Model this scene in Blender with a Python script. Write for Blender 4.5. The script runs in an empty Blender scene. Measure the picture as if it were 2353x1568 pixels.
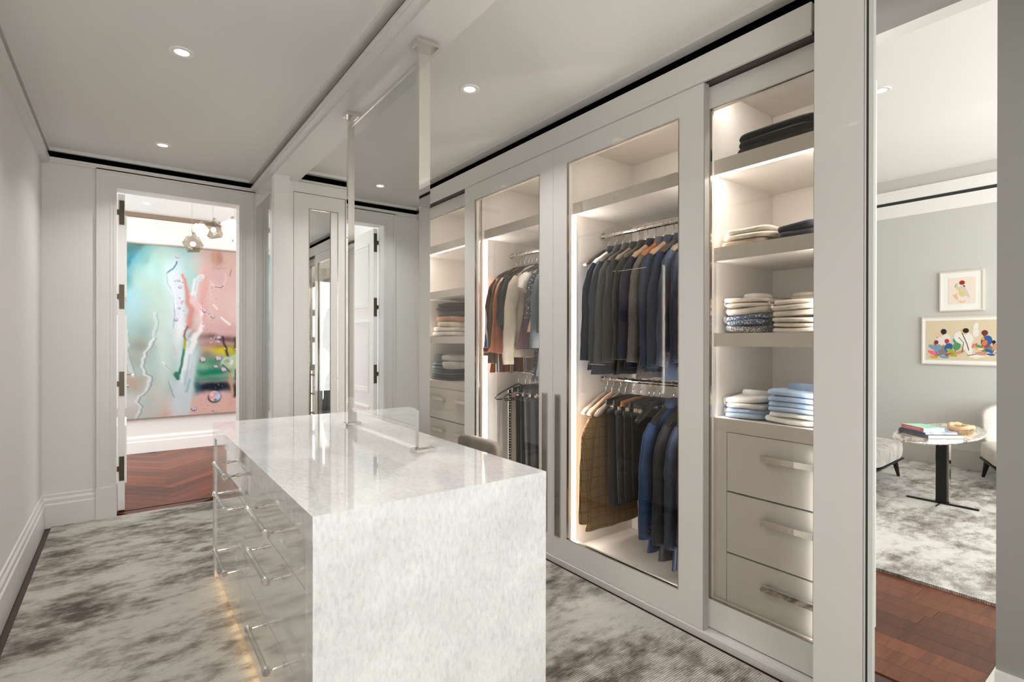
import bpy, bmesh, math, random
import numpy as np
from mathutils import Vector, Matrix, noise as mnoise

S = bpy.context.scene
C = S.collection
R = math.radians
# ------------------------------------------------------------------ camera
cam = bpy.data.cameras.new('camera'); cam_o = bpy.data.objects.new('camera', cam); C.objects.link(cam_o)
cam.sensor_width = 36.0; cam.lens = 36.0*1194.65/2353.0; cam.clip_start = .02
_y, _p, _r = R(36.67), R(-0.068), R(0.086)
_right = Vector((math.cos(_y), -math.sin(_y), 0)); _fwd = Vector((math.sin(_y), math.cos(_y), 0)); _up = Vector((0, 0, 1))
_f2 = _fwd*math.cos(_p)+_up*math.sin(_p); _u2 = _up*math.cos(_p)-_fwd*math.sin(_p)
_r3 = _right*math.cos(_r)+_u2*math.sin(_r); _u3 = _u2*math.cos(_r)-_right*math.sin(_r)
m = Matrix((_r3, _u3, -_f2)).transposed().to_4x4(); m.translation = (0, 0, 1.35)
cam_o.matrix_world = m
S.camera = cam_o
# ------------------------------------------------------------------ view, world, lights
S.view_settings.view_transform = 'Standard'; S.view_settings.look = 'None'
S.view_settings.gamma = 1.0; S.view_settings.use_curve_mapping = False
S.view_settings.exposure = 0.14
S.cycles.use_denoising = True
S.cycles.max_bounces = 14; S.cycles.diffuse_bounces = 6; S.cycles.glossy_bounces = 8
S.cycles.transmission_bounces = 8; S.cycles.transparent_max_bounces = 20
S.cycles.caustics_reflective = False; S.cycles.caustics_refractive = False
S.cycles.sample_clamp_indirect = 6.0
W = bpy.data.worlds.new('world'); S.world = W; W.use_nodes = True
W.node_tree.nodes['Background'].inputs[0].default_value = (.85, .93, 1, 1)
W.node_tree.nodes['Background'].inputs[1].default_value = 1.2

def area(name, loc, direction, sx, sy, power, col=(1, 1, 1), spread=180):
    l = bpy.data.lights.new(name, 'AREA'); l.shape = 'RECTANGLE'; l.size = sx; l.size_y = sy
    l.energy = power; l.color = col; l.spread = R(spread)
    o = bpy.data.objects.new(name, l); C.objects.link(o); o.location = loc
    o.rotation_euler = Vector(direction).to_track_quat('-Z', 'Y').to_euler()
    return o
def spot(name, loc, power, angle=120, col=(1, .95, .88), blend=.9, r=.04):
    l = bpy.data.lights.new(name, 'SPOT'); l.energy = power; l.spot_size = R(angle); l.spot_blend = blend
    l.shadow_soft_size = r; l.color = col
    o = bpy.data.objects.new(name, l); C.objects.link(o); o.location = loc
    return o
# unseen fill lights added to the closet, sitting room and hall as daylight
area('closet_fill_light', (1.0, -1.66, 1.45), (0, 1, 0), 2.4, 2.2, 70, (.955, .98, 1))
area('sitting_fill_light', (5.2, -1.96, 1.7), (0, 1, .05), 3.4, 2.3, 190, (.95, .975, 1))
area('hall_fill_light', (3.36, 6.35, 1.6), (-1, 0, 0), 2.2, 2.3, 50, (.98, .99, 1))
area('hall_fill_light', (-2.26, 6.35, 1.6), (1, 0, 0), 2.2, 2.3, 50, (.98, .99, 1))
DOWNLIGHTS = [(0.217, 2.932, 2.724), (0.213, 4.408, 2.724), (1.509, 2.418, 2.724), (0.215, 1.35, 2.724), (1.509, 3.75, 2.724)]
def down(loc, power):
    l = bpy.data.lights.new('downlight_lamp', 'AREA'); l.shape = 'DISK'; l.size = .06; l.energy = power; l.color = (1, .985, .965); l.spread = R(126)
    o = bpy.data.objects.new('downlight_lamp', l); C.objects.link(o); o.location = loc
for d in DOWNLIGHTS: down((d[0], d[1], d[2]-.008), 5.5)
down((3.87, 1.257, 2.942), 8); down((.196, 7.03, 2.852), 10)
# lamps at the wardrobe's LED strips, plus unseen ones added to brighten its bays
def led(y, facing, z0=.12, z1=2.1, power=9):
    area('led_fill_lamp', (2.21, y, (z0+z1)/2), (.35, facing, 0), .03, z1-z0, power, (1, .965, .935))
for y, f in ((2.322, -1), (1.41, 1), (3.298, -1), (2.362, 1)): led(y, f)  # far-side lamps sit on strips, near-side ones are added
for y, f in ((.932, 1), (1.378, -1), (3.335, 1), (4.33, -1)):
    for a, b in ((1.0, 1.31), (1.4, 1.70), (1.8, 2.1)): led(y, f, a, b, .5)  # unseen lamps added to brighten the shelf bays
for y, f in ((.934, 1), (4.335, -1)): area('led_fill_lamp', (2.18, y, .53), (.45, f, 0), .02, .75, .16, (1, .97, .93))  # unseen fill added to lift the drawer fronts
for y0, y1 in ((.96, 1.37), (3.34, 4.33)):
    area('led_fill_lamp', (2.21, (y0+y1)/2, 2.112), (.2, 0, -1), y1-y0, .015, 1.4, (1, .965, .935))
for y in (1.15, 1.86, 2.83, 3.85): area('top_fill_lamp', (2.24, y, 2.52), (.4, 0, -1), .35, .02, 1.8, (1, .965, .935))  # added fill for the top compartments, no strip there
# ------------------------------------------------------------------ materials
def lin(c):
    return tuple(((v/255)/12.92 if v/255 <= .04045 else ((v/255+.055)/1.055)**2.4) for v in c)
_mats = {}
def mat(name, col=(200, 200, 200), rough=.5, metal=0., coat=0., spec=.5, emit=None, es=0., sheen=0., coat_rough=.03):
    if name in _mats: return _mats[name]
    M = bpy.data.materials.new(name); M.use_nodes = True
    b = M.node_tree.nodes['Principled BSDF']
    b.inputs['Base Color'].default_value = (*lin(col), 1); b.inputs['Roughness'].default_value = rough
    b.inputs['Metallic'].default_value = metal; b.inputs['Specular IOR Level'].default_value = spec
    b.inputs['Coat Weight'].default_value = coat; b.inputs['Coat Roughness'].default_value = coat_rough
    b.inputs['Sheen Weight'].default_value = sheen
    if emit: b.inputs['Emission Color'].default_value = (*lin(emit), 1); b.inputs['Emission Strength'].default_value = es
    _mats[name] = M
    return M
class N:
    """tiny node-tree helper"""
    def __init__(s, M): s.t = M.node_tree; s.b = s.t.nodes['Principled BSDF']
    def n(s, typ, **kw):
        x = s.t.nodes.new(typ)
        for k, v in kw.items():
            if k.startswith('i_'): x.inputs[k[2:].replace('_', ' ')].default_value = v
            else: setattr(x, k, v)
        return x
    def l(s, a, b): s.t.links.new(a, b)
    def coords(s, scale=(1, 1, 1), rot=(0, 0, 0), kind='Object'):
        tc = s.n('ShaderNodeTexCoord'); mp = s.n('ShaderNodeMapping')
        mp.inputs['Scale'].default_value = scale; mp.inputs['Rotation'].default_value = rot
        s.l(tc.outputs[kind], mp.inputs['Vector']); return mp.outputs['Vector']
    def noise(s, vec, scale, detail=4, rough=.55, dist=0.):
        x = s.n('ShaderNodeTexNoise'); x.inputs['Scale'].default_value = scale; x.inputs['Detail'].default_value = detail
        x.inputs['Roughness'].default_value = rough; x.inputs['Distortion'].default_value = dist
        s.l(vec, x.inputs['Vector']); return x.outputs['Fac']
    def ramp(s, fac, stops):
        x = s.n('ShaderNodeValToRGB'); e = x.color_ramp.elements
        while len(e) < len(stops): e.new(.5)
        for k, (p, c) in enumerate(stops):
            e[k].position = p; e[k].color = (*lin(c), 1) if isinstance(c, tuple) else (c, c, c, 1)
        s.l(fac, x.inputs['Fac']); return x.outputs['Color']
    def mix(s, fac, a, b, mode='MIX'):
        x = s.n('ShaderNodeMix', data_type='RGBA', blend_type=mode)
        for sock, v in ((x.inputs[0], fac), (x.inputs[6], a), (x.inputs[7], b)):
            if hasattr(v, 'is_linked'): s.l(v, sock)
            elif isinstance(v, tuple): sock.default_value = (*lin(v), 1)
            else: sock.default_value = v
        return x.outputs[2]
    def math(s, op, a, b=0.):
        x = s.n('ShaderNodeMath', operation=op)
        for k, v in enumerate((a, b)):
            if hasattr(v, 'is_linked'): s.l(v, x.inputs[k])
            else: x.inputs[k].default_value = v
        return x.outputs[0]
    def bump(s, h, strength=.3, dist=.01):
        x = s.n('ShaderNodeBump'); x.inputs['Strength'].default_value = strength; x.inputs['Distance'].default_value = dist
        s.l(h, x.inputs['Height']); s.l(x.outputs['Normal'], s.b.inputs['Normal'])
    def color(s, c): s.l(c, s.b.inputs['Base Color'])

PAINT = mat('wall_paint', (222, 220, 216), .6)
TRIM = mat('trim_paint', (222, 220, 216), .32, coat=.15, coat_rough=.15)
CEIL = mat('ceiling_paint', (232, 230, 225), .75)
LACQ = mat('lacquer', (226, 223, 219), .42, coat=.3, coat_rough=.04, spec=.3)
INNER = mat('wardrobe_interior', (222, 217, 211), .4, coat=.2, coat_rough=.1, spec=.3)
BLACK = mat('slot_black', (6, 5, 5), .9, spec=.0)
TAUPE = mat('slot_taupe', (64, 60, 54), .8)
SHADEW = mat('shaded_jamb_grey', (140, 138, 134), .6)  # shade on the jamb and header put into the base colour
WHITE = mat('hall_white', (244, 242, 238), .5)
CHROME = mat('polished_nickel', (236, 232, 227), .025, metal=1)
CHROME2 = mat('satin_nickel', (190, 182, 170), .2, metal=1)
BRONZE = mat('aged_bronze', (92, 82, 70), .35, metal=.9)
DARKRIM = mat('dark_seal', (50, 52, 50), .5)
MIRROR = mat('mirror_silver', (228, 230, 229), .005, metal=1)
PULLM = mat('pull_mirror', (150, 148, 145), .09, metal=1)
EDGEG = mat('pale_edge', (205, 206, 200), .4)
LED = mat('led_strip', (255, 250, 240), .5, emit=(255, 248, 238), es=6.)
LEDW = mat('led_warm', (255, 240, 215), .5, emit=(255, 222, 176), es=7.0)
LAMP = mat('lamp_lens', (255, 252, 245), .4, emit=(255, 250, 242), es=5.)
BLK = mat('black_metal', (22, 21, 20), .35, metal=.3)
DARKWOOD = mat('dark_wood_edge', (58, 36, 28), .4)

def glass_mat(name, tint=(255, 255, 255), ior=1.5, gain=1.0, rough=0.0):
    M = bpy.data.materials.new(name); M.use_nodes = True; t = M.node_tree
    t.nodes.remove(t.nodes['Principled BSDF']); out = t.nodes['Material Output']
    tr = t.nodes.new('ShaderNodeBsdfTransparent'); tr.inputs[0].default_value = (*lin(tint), 1)
    gl = t.nodes.new('ShaderNodeBsdfGlossy'); gl.inputs['Roughness'].default_value = rough
    fr = t.nodes.new('ShaderNodeFresnel'); ge = t.nodes.new('ShaderNodeNewGeometry')   # inner faces use the same curve as outer ones
    ma = t.nodes.new('ShaderNodeMath'); ma.operation = 'MULTIPLY_ADD'; ma.inputs[1].default_value = 1/ior-ior; ma.inputs[2].default_value = ior
    t.links.new(ge.outputs['Backfacing'], ma.inputs[0]); t.links.new(ma.outputs[0], fr.inputs['IOR'])
    mu = t.nodes.new('ShaderNodeMath'); mu.operation = 'MULTIPLY'; mu.inputs[1].default_value = gain; mu.use_clamp = True
    mx = t.nodes.new('ShaderNodeMixShader')
    t.links.new(fr.outputs[0], mu.inputs[0]); t.links.new(mu.outputs[0], mx.inputs[0])
    t.links.new(tr.outputs[0], mx.inputs[1]); t.links.new(gl.outputs[0], mx.inputs[2]); t.links.new(mx.outputs[0], out.inputs[0])
    return M
GLASS = glass_mat('door_glass', (250, 248, 245), 1.5, .8)
ACRYL = glass_mat('acrylic', (240, 240, 238), 1.5, 1.6)
SMOKE = glass_mat('smoke_glass', (215, 208, 198), 1.55, 1.6)
FILM = glass_mat('plastic_film', (252, 252, 252), 1.35, 1.0, .12)

def wood_mat(name, a, b, rough=.28):
    M = mat(name, a, rough, coat=.08, coat_rough=.12, spec=.3); k = N(M)
    v = k.coords((1.2, 14, 14)); oi = k.n('ShaderNodeObjectInfo')
    n1 = k.noise(v, 2.2, 6, .6, .6); n2 = k.noise(k.coords((3, 60, 60)), 2, 3)
    c = k.ramp(n1, [(.3, a), (.7, b)])
    c = k.mix(.25, c, k.ramp(n2, [(.35, (70, 38, 26)), (.65, b)]))
    f = k.math('MULTIPLY_ADD', oi.outputs['Random'], .75); k.t.nodes[-1].inputs[2].default_value = .55
    vv = k.n('ShaderNodeVectorMath', operation='SCALE'); k.l(c, vv.inputs[0]); k.l(f, vv.inputs['Scale'])
    k.color(vv.outputs[0]); k.bump(n2, .05, .002)
    return M
CHERRY = wood_mat('cherry_planks', (88, 42, 26), (132, 68, 42), .4)
WALNUT = wood_mat('brown_planks', (82, 46, 34), (120, 70, 48))

def rug_mat(name, light, mid, dark, rot=0.):
    M = mat(name, light, .95, spec=.1, sheen=.15); k = N(M)
    v = k.coords((1, 1, 1), (0, 0, rot))
    big = k.noise(k.coords((1.0, 1.5, 1), (0, 0, rot)), 1.7, 3, .5, .2)
    blot = k.noise(k.coords((1.0, 1.9, 1), (0, 0, rot+.2)), 6.0, 8, .66, .15)
    spot_ = k.noise(k.coords((1.0, 1.6, 1), (0, 0, rot-.2)), 14.0, 6, .65, .1)
    fine = k.noise(k.coords((7, 60, 1), (0, 0, rot)), 3.0, 4, .7)
    s = k.math('ADD', k.math('ADD', k.math('MULTIPLY', big, .42), k.math('MULTIPLY', blot, .40)), k.math('ADD', k.math('MULTIPLY', spot_, .24), k.math('MULTIPLY', fine, .16)))
    c = k.ramp(s, [(.50, dark), (.575, mid), (.645, light), (.80, tuple(min(255, x+14) for x in light))])
    wv = k.n('ShaderNodeTexWave', wave_type='BANDS', bands_direction='Y', wave_profile='SIN')
    wv.inputs['Scale'].default_value = 34.; wv.inputs['Distortion'].default_value = .5; wv.inputs['Detail Scale'].default_value = 3
    k.l(v, wv.inputs['Vector'])
    rib = k.ramp(wv.outputs['Fac'], [(.0, .50), (.5, 1.0)])
    c = k.mix(1., c, rib, 'MULTIPLY'); k.color(c)
    h = k.math('ADD', wv.outputs['Fac'], k.math('MULTIPLY', fine, .6)); k.bump(h, .55, .006)
    return M
RUG = rug_mat('silk_rug', (206, 201, 192), (160, 153, 143), (90, 82, 73))
RUG2 = rug_mat('sitting_room_rug', (226, 223, 216), (180, 174, 165), (122, 114, 104), .35)

def stone_mat():
    M = mat('crystal_quartzite', (225, 224, 222), .05, coat=.5, spec=.6); k = N(M)
    v = k.coords((1.5, .9, 2.0), (.5, .55, .25))
    n1 = k.noise(k.coords((5.2, 2.0, 2.2), (.35, .45, .9)), 17., 9, .66, .3)
    n2 = k.noise(v, 3.0, 5, .55, .4)
    vo = k.n('ShaderNodeTexVoronoi', feature='F1'); vo.inputs['Scale'].default_value = 46
    k.l(k.coords((1.6, .8, 1.0), (.4, .5, .3)), vo.inputs['Vector'])
    c = k.ramp(n1, [(.30, (206, 207, 208)), (.46, (234, 234, 233)), (.62, (248, 248, 247))])
    c = k.mix(.4, c, k.ramp(n2, [(.35, (212, 203, 201)), (.62, (244, 244, 243))]))
    c = k.mix(.16, c, vo.outputs['Color'], 'SOFT_LIGHT')
    hs = k.n('ShaderNodeHueSaturation'); hs.inputs['Saturation'].default_value = .12; k.l(c, hs.inputs['Color'])
    k.color(hs.outputs[0])
    return M
STONE = stone_mat()
def marble_mat():
    M = mat('veined_marble', (235, 228, 216), .12, coat=.4); k = N(M)
    n1 = k.noise(k.coords((3, 6, 3), (0, 0, .6)), 1.6, 8, .6, 1.6); n2 = k.noise(k.coords((2, 5, 2), (0, 0, .9)), 3.4, 6, .6, 1.0)
    c = k.ramp(n1, [(.0, (240, 234, 224)), (.42, (236, 228, 214)), (.455, (62, 54, 56)), (.485, (84, 74, 74)), (.52, (228, 216, 198)), (.62, (244, 240, 232)), (1., (240, 236, 228))])
    c = k.mix(.4, c, k.ramp(n2, [(.40, (96, 88, 88)), (.47, (238, 230, 216)), (.6, (246, 242, 235))])); k.color(c)
    return M
MARBLE = marble_mat()

def cloth(name, col, var=.12, scale=60, rough=.9, sheen=.25):
    if name in _mats: return _mats[name]
    M = mat(name, col, rough, spec=.15, sheen=sheen*.25); k = N(M)
    n1 = k.noise(k.coords((1, 1, .4)), scale, 3, .6); n2 = k.noise(k.coords(), 9, 3)
    lo = tuple(max(0, x*(1-var*2)) for x in col); hi = tuple(min(255, x*(1+var)+3) for x in col)
    c = k.mix(.5, k.ramp(n1, [(.3, lo), (.7, hi)]), k.ramp(n2, [(.3, lo), (.7, hi)])); k.color(c)
    k.bump(n2, .12, .006)
    return M
def tweed():
    M = mat('tweed_cloth', (150, 118, 70), .95, spec=.1); k = N(M)
    v = k.coords()
    def bands(d, sc):
        w = k.n('ShaderNodeTexWave', wave_type='BANDS', bands_direction=d); w.inputs['Scale'].default_value = sc
        w.inputs['Distortion'].default_value = .4; k.l(v, w.inputs['Vector']); return w.outputs['Fac']
    a = k.math('MULTIPLY', bands('Z', 34), bands('X', 34)); a2 = k.math('MAXIMUM', k.math('POWER', bands('Z', 5.2), 14.), k.math('POWER', bands('X', 5.2), 14.))
    c = k.ramp(a, [(.1, (150, 124, 88)), (.5, (88, 66, 40))]); c = k.mix(k.math('MULTIPLY', a2, .45), c, (96, 66, 34))
    k.color(c); return M
def stripes(name, stops, scale, direction='X', dist=.6):
    M = mat(name, stops[0][1], .85, spec=.15); k = N(M)
    w = k.n('ShaderNodeTexWave', wave_type='BANDS', bands_direction=direction, wave_profile='SAW'); w.inputs['Scale'].default_value = scale
    w.inputs['Distortion'].default_value = dist; w.inputs['Detail Scale'].default_value = .6
    k.l(k.coords(), w.inputs['Vector']); x = k.ramp(w.outputs['Fac'], stops); k.t.nodes[-1].color_ramp.interpolation = 'CONSTANT'
    k.color(x); return M
def dotted(name, base, dot, scale=90, thr=.28):
    M = mat(name, base, .85, spec=.15); k = N(M)
    vo = k.n('ShaderNodeTexVoronoi', feature='F1'); vo.inputs['Scale'].default_value = scale; k.l(k.coords(), vo.inputs['Vector'])
    k.color(k.ramp(vo.outputs['Distance'], [(thr, dot), (thr+.1, base)])); return M
# ------------------------------------------------------------------ builders
_org = {}
def obj(name, bm, mats=None, parent=None, smooth=False, kind=None, label=None, bevel=0):
    if bevel:
        bmesh.ops.bevel(bm, geom=[e for e in bm.edges if len(e.link_faces) == 2 and e.calc_face_angle(0) > .6], offset=bevel, segments=2, affect='EDGES', profile=.5)
    me = bpy.data.meshes.new(name)
    if parent is not None:
        org = _org.get(parent.name, Vector()); bmesh.ops.translate(bm, verts=bm.verts, vec=-org)
    bmesh.ops.recalc_face_normals(bm, faces=bm.faces)
    bm.to_mesh(me); bm.free()
    for M in (mats if isinstance(mats, (list, tuple)) else [mats]):
        if M: me.materials.append(M)
    if smooth: me.shade_smooth() if smooth is True else me.shade_smooth()
    if smooth == 'auto' : me.set_sharp_from_angle(angle=R(35))
    o = bpy.data.objects.new(name, me); C.objects.link(o)
    if parent is not None: o.parent = parent; _org[o.name] = _org.get(parent.name, Vector())
    else: _org[o.name] = Vector()
    if kind: o['kind'] = kind
    if label: o['label'] = label
    return o
def thing(name, label, cat, loc=(0, 0, 0), group=None):
    o = bpy.data.objects.new(name, None); C.objects.link(o); o.location = loc; o.empty_display_size = .05
    o['label'] = label; o['category'] = cat
    if group: o['group'] = group
    _org[o.name] = Vector(loc); return o
def tag(o, label, cat, group=None):
    o['label'] = label; o['category'] = cat
    if group: o['group'] = group
    return o
def struct(name, bm, M, parent=None, **kw): return obj(name, bm, M, parent, kind=None if parent else 'structure', **kw)
def box(x0, x1, y0, y1, z0, z1, bm=None, mi=0):
    bm = bm or bmesh.new()
    v = [bm.verts.new((x, y, z)) for x in (x0, x1) for y in (y0, y1) for z in (z0, z1)]
    for f in ((0, 1, 3, 2), (4, 6, 7, 5), (0, 4, 5, 1), (2, 3, 7, 6), (0, 2, 6, 4), (1, 5, 7, 3)):
        bm.faces.new([v[i] for i in f]).material_index = mi
    return bm
def boxes(lst):
    bm = bmesh.new()
    for b in lst: box(*b, bm=bm)
    return bm
def prism(pts, z0, z1, bm=None, axis='z', mi=0):
    """polygon extruded: axis z -> (x,y); axis x -> (y,z) from x=z0..z1; axis y -> (x,z)"""
    bm = bm or bmesh.new()
    f = {'z': lambda p, t: (p[0], p[1], t), 'x': lambda p, t: (t, p[0], p[1]), 'y': lambda p, t: (p[0], t, p[1])}[axis]
    a = [bm.verts.new(f(p, z0)) for p in pts]; b = [bm.verts.new(f(p, z1)) for p in pts]
    fs = [bm.faces.new(a), bm.faces.new(b[::-1])]
    for i in range(len(pts)):
        j = (i+1) % len(pts); fs.append(bm.faces.new((a[i], a[j], b[j], b[i])))
    for q in fs: q.material_index = mi
    return bm
def tube(path, r, n=10, bm=None, mi=0, cap=True, up=None):
    """tube along path; r is a radius, or a list of (rx, ry) or radii per point"""
    bm = bm or bmesh.new(); path = [Vector(p) for p in path]; rings = []
    ref = Vector(up) if up else None
    for i, p in enumerate(path):
        t = (path[min(i+1, len(path)-1)]-path[max(i-1, 0)]).normalized()
        if ref is None: ref = Vector((0, 1, 0)) if abs(t.y) < .8 else Vector((0, 0, 1))
        a = (ref-t*ref.dot(t)).normalized(); b = t.cross(a)
        if not up: ref = a
        rr = r[i] if isinstance(r, (list, tuple)) else r
        rx, ry = rr if isinstance(rr, (list, tuple)) else (rr, rr)
        rings.append([bm.verts.new(p+a*math.cos(k*2*math.pi/n)*ry+b*math.sin(k*2*math.pi/n)*rx) for k in range(n)])
    for i in range(len(rings)-1):
        for k in range(n):
            bm.faces.new((rings[i][k], rings[i][(k+1) % n], rings[i+1][(k+1) % n], rings[i+1][k])).material_index = mi
    if cap:
        bm.faces.new(rings[0][::-1]).material_index = mi; bm.faces.new(rings[-1]).material_index = mi
    return bm
def lathe(prof, c=(0, 0, 0), n=32, bm=None, mi=0):
    bm = bm or bmesh.new(); rings = []
    for r, z in prof:
        if r < 1e-6: rings.append([bm.verts.new((c[0], c[1], c[2]+z))])
        else: rings.append([bm.verts.new((c[0]+r*math.cos(k*2*math.pi/n), c[1]+r*math.sin(k*2*math.pi/n), c[2]+z)) for k in range(n)])
    for a, b in zip(rings, rings[1:]):
        for k in range(n):
            q = [a[k % len(a)], a[(k+1) % len(a)], b[(k+1) % len(b)], b[k % len(b)]]
            q2 = []
            for v in q:
                if v not in q2: q2.append(v)
            if len(q2) > 2: bm.faces.new(q2).material_index = mi
    return bm
def sgnpow(v, e): return math.copysign(abs(v)**e, v)
def superell(c, a, e1=.5, e2=.5, nu=22, nv=12, wob=0., seed=0, bm=None, mi=0, rotz=0., freq=6.):
    bm = bm or bmesh.new(); rows = []; cr, sr = math.cos(rotz), math.sin(rotz)
    for j in range(nv+1):
        ph = -math.pi/2+math.pi*j/nv; row = []
        for i in range(nu):
            th = 2*math.pi*i/nu
            x = a[0]*sgnpow(math.cos(ph), e1)*sgnpow(math.cos(th), e2); y = a[1]*sgnpow(math.cos(ph), e1)*sgnpow(math.sin(th), e2); z = a[2]*sgnpow(math.sin(ph), e1)
            if wob:
                w = mnoise.noise_vector(Vector((x*freq+seed*3.1, y*freq, z*freq*2+seed)))*wob
                x += w.x; y += w.y; z += w.z*.7
            row.append(bm.verts.new((c[0]+x*cr-y*sr, c[1]+x*sr+y*cr, c[2]+z)))
            if j in (0, nv): break
        rows.append(row)
    for A, B in zip(rows, rows[1:]):
        for i in range(nu):
            q = []
            for v in (A[i % len(A)], A[(i+1) % len(A)], B[(i+1) % len(B)], B[i % len(B)]):
                if v not in q: q.append(v)
            if len(q) > 2:
                f = bm.faces.new(q); f.material_index = mi
    return bm
def rect_frame(axis, p0, p1, a0, a1, b0, b1, w, bm=None, wb=None, wt=None):
    """picture-frame of four mitre-less bars in the plane normal to axis, between p0..p1; (a,b) are the other two axes"""
    bm = bm or bmesh.new(); wb = wb if wb is not None else w; wt = wt if wt is not None else w
    for (q0, q1, r0, r1) in ((a0, a0+w, b0, b1), (a1-w, a1, b0, b1), (a0+w, a1-w, b0, b0+wb), (a0+w, a1-w, b1-wt, b1)):
        if axis == 'x': box(p0, p1, q0, q1, r0, r1, bm)
        else: box(q0, q1, p0, p1, r0, r1, bm)
    return bm

# ================================================================== SHELL
XL, YF = -.476, 4.97
fl = struct('floor', boxes([(-1, 2.45, -1.9, 4.958, -.1, -.004)]), DARKWOOD)
# hall floor: herringbone planks
hall_floor = struct('floor_hall', box(-2.4, 3.5, 4.958, 7.75, -.1, -.012), DARKWOOD)
pw, pl = .115, .69
pmesh = None; sq = math.sqrt(.5)
for i in range(-30, 31):
    for j in range(-3, 4):
        for k in (0, 1):
            a, b = (i*pw+pl/2, (i+.5)*pw) if k == 0 else ((i+.5)*pw, (i+1)*pw+pl/2)
            a += j*2*pl
            cx, cy = (a-b)*sq+.35, (a+b)*sq+6.3
            if not (-.75 < cx < 1.75 and 5.0 < cy < 7.75): continue
            if pmesh is None:
                o = obj('plank', box(-pl/2+.001, pl/2-.001, -pw/2+.001, pw/2-.001, -.012, 0), CHERRY, hall_floor); pmesh = o.data
            else:
                o = bpy.data.objects.new('plank', pmesh); C.objects.link(o); o.parent = hall_floor
            o.location = (cx, cy, 0); o.rotation_euler = (0, 0, R(45) if k == 0 else R(135))
# sitting room floor: straight planks along y
sit_floor = struct('floor_sitting', box(2.45, 7.2, -2.1, 4.7, -.1, -.014), DARKWOOD)
pmesh = None
rnd = random.Random(3)
for k in range(11):
    x0 = 2.46+k*.115; y = -1.0+rnd.random()*.5
    while y < 2.2:
        ln = .9
        if pmesh is None:
            o = obj('plank', box(-.0568, .0568, -ln/2+.0008, ln/2-.0008, -.014, 0), WALNUT, sit_floor); pmesh = o.data
        else:
            o = bpy.data.objects.new('plank', pmesh); C.objects.link(o); o.parent = sit_floor
        o.location = (x0+.0575, y+ln/2, 0); y += ln
tag(obj('rug', box(-.42, 2.06, -1.3, 4.955, -.003, .012), RUG, bevel=.004), 'mottled grey and ivory ribbed silk rug covering the dressing room floor', 'rug')
tag(obj('rug', box(3.545, 7.04, -1.6, 4.2, -.013, .016), RUG2, bevel=.005), 'pale mottled rug under the marble side table in the sitting room', 'rug')
struct('threshold', box(2.5, 3.4, .1, .525, -.012, .012), mat('pale_stone', (205, 205, 196), .4))
# walls
struct('wall_left', box(XL-.12, XL, -1.6, YF+.12, -.1, 2.9), PAINT)
struct('wall_far', boxes([(XL, -.05, YF, YF+.12, -.1, 2.9), (.787, 1.6, YF, YF+.12, -.1, 2.9), (-.05, .787, YF, YF+.12, 2.507, 2.9)]), PAINT)
struct('wall_near', boxes([(XL, -.25, -1.6, -1.48, -.1, 2.9), (2.2, 2.45, -1.6, -1.48, -.1, 2.9), (-.25, 2.2, -1.6, -1.48, -.1, .3), (-.25, 2.2, -1.6, -1.48, 2.55, 2.9)]), PAINT)
w1 = struct('window_added_1', rect_frame('y', -1.56, -1.50, -.25, 2.2, .3, 2.55, .07), TRIM)  # unseen window added to carry the closet's fill light
obj('mullion', box(.945, 1.005, -1.55, -1.51, .37, 2.48), TRIM, w1); obj('pane', box(-.18, 2.13, -1.532, -1.528, .37, 2.48), GLASS, w1)
struct('wall_right', box(2.45, 2.56, -1.6, .447, -.1, 3.2), SHADEW)
struct('wall_header', box(2.12, 2.56, -.6, .885, 2.65, 3.2), SHADEW)
# hall shell
struct('wall_hall', boxes([(-2.4, 3.5, 7.62, 7.75, -.1, 3.1), (-2.4, XL-.12, YF, YF+.12, -.1, 3.1), (1.6, 3.5, YF, YF+.12, -.1, 3.1)]), WHITE)
struct('wall_hall_left', boxes([(-2.4, -2.3, 5.09, 7.62, -.1, .4), (-2.4, -2.3, 5.09, 7.62, 2.8, 3.1), (-2.4, -2.3, 5.09, 5.2, .4, 2.8), (-2.4, -2.3, 7.5, 7.62, .4, 2.8)]), WHITE)
struct('wall_hall_right', boxes([(3.4, 3.5, 5.09, 7.62, -.1, .4), (3.4, 3.5, 5.09, 7.62, 2.8, 3.1), (3.4, 3.5, 5.09, 5.2, .4, 2.8), (3.4, 3.5, 7.5, 7.62, .4, 2.8)]), WHITE)
struct('ceiling_hall', box(-2.4, 3.5, 5.09, 7.75, 2.86, 3.0), WHITE)
struct('trim_hall_crown', prism([(7.62, 2.50), (7.60, 2.50), (7.585, 2.52), (7.585, 2.74), (7.57, 2.76), (7.57, 2.795), (7.62, 2.795)], -2.3, 3.4, axis='x'), WHITE)
struct('trim_hall_slot', box(-2.3, 3.4, 7.59, 7.62, 2.795, 2.86), mat('hall_slot', (150, 130, 112), .7))
struct('baseboard_hall', prism([(7.62, 0), (7.598, 0), (7.598, .13), (7.606, .14), (7.606, .175), (7.612, .19), (7.62, .19)], -2.3, 3.4, axis='x'), WHITE)
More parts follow.
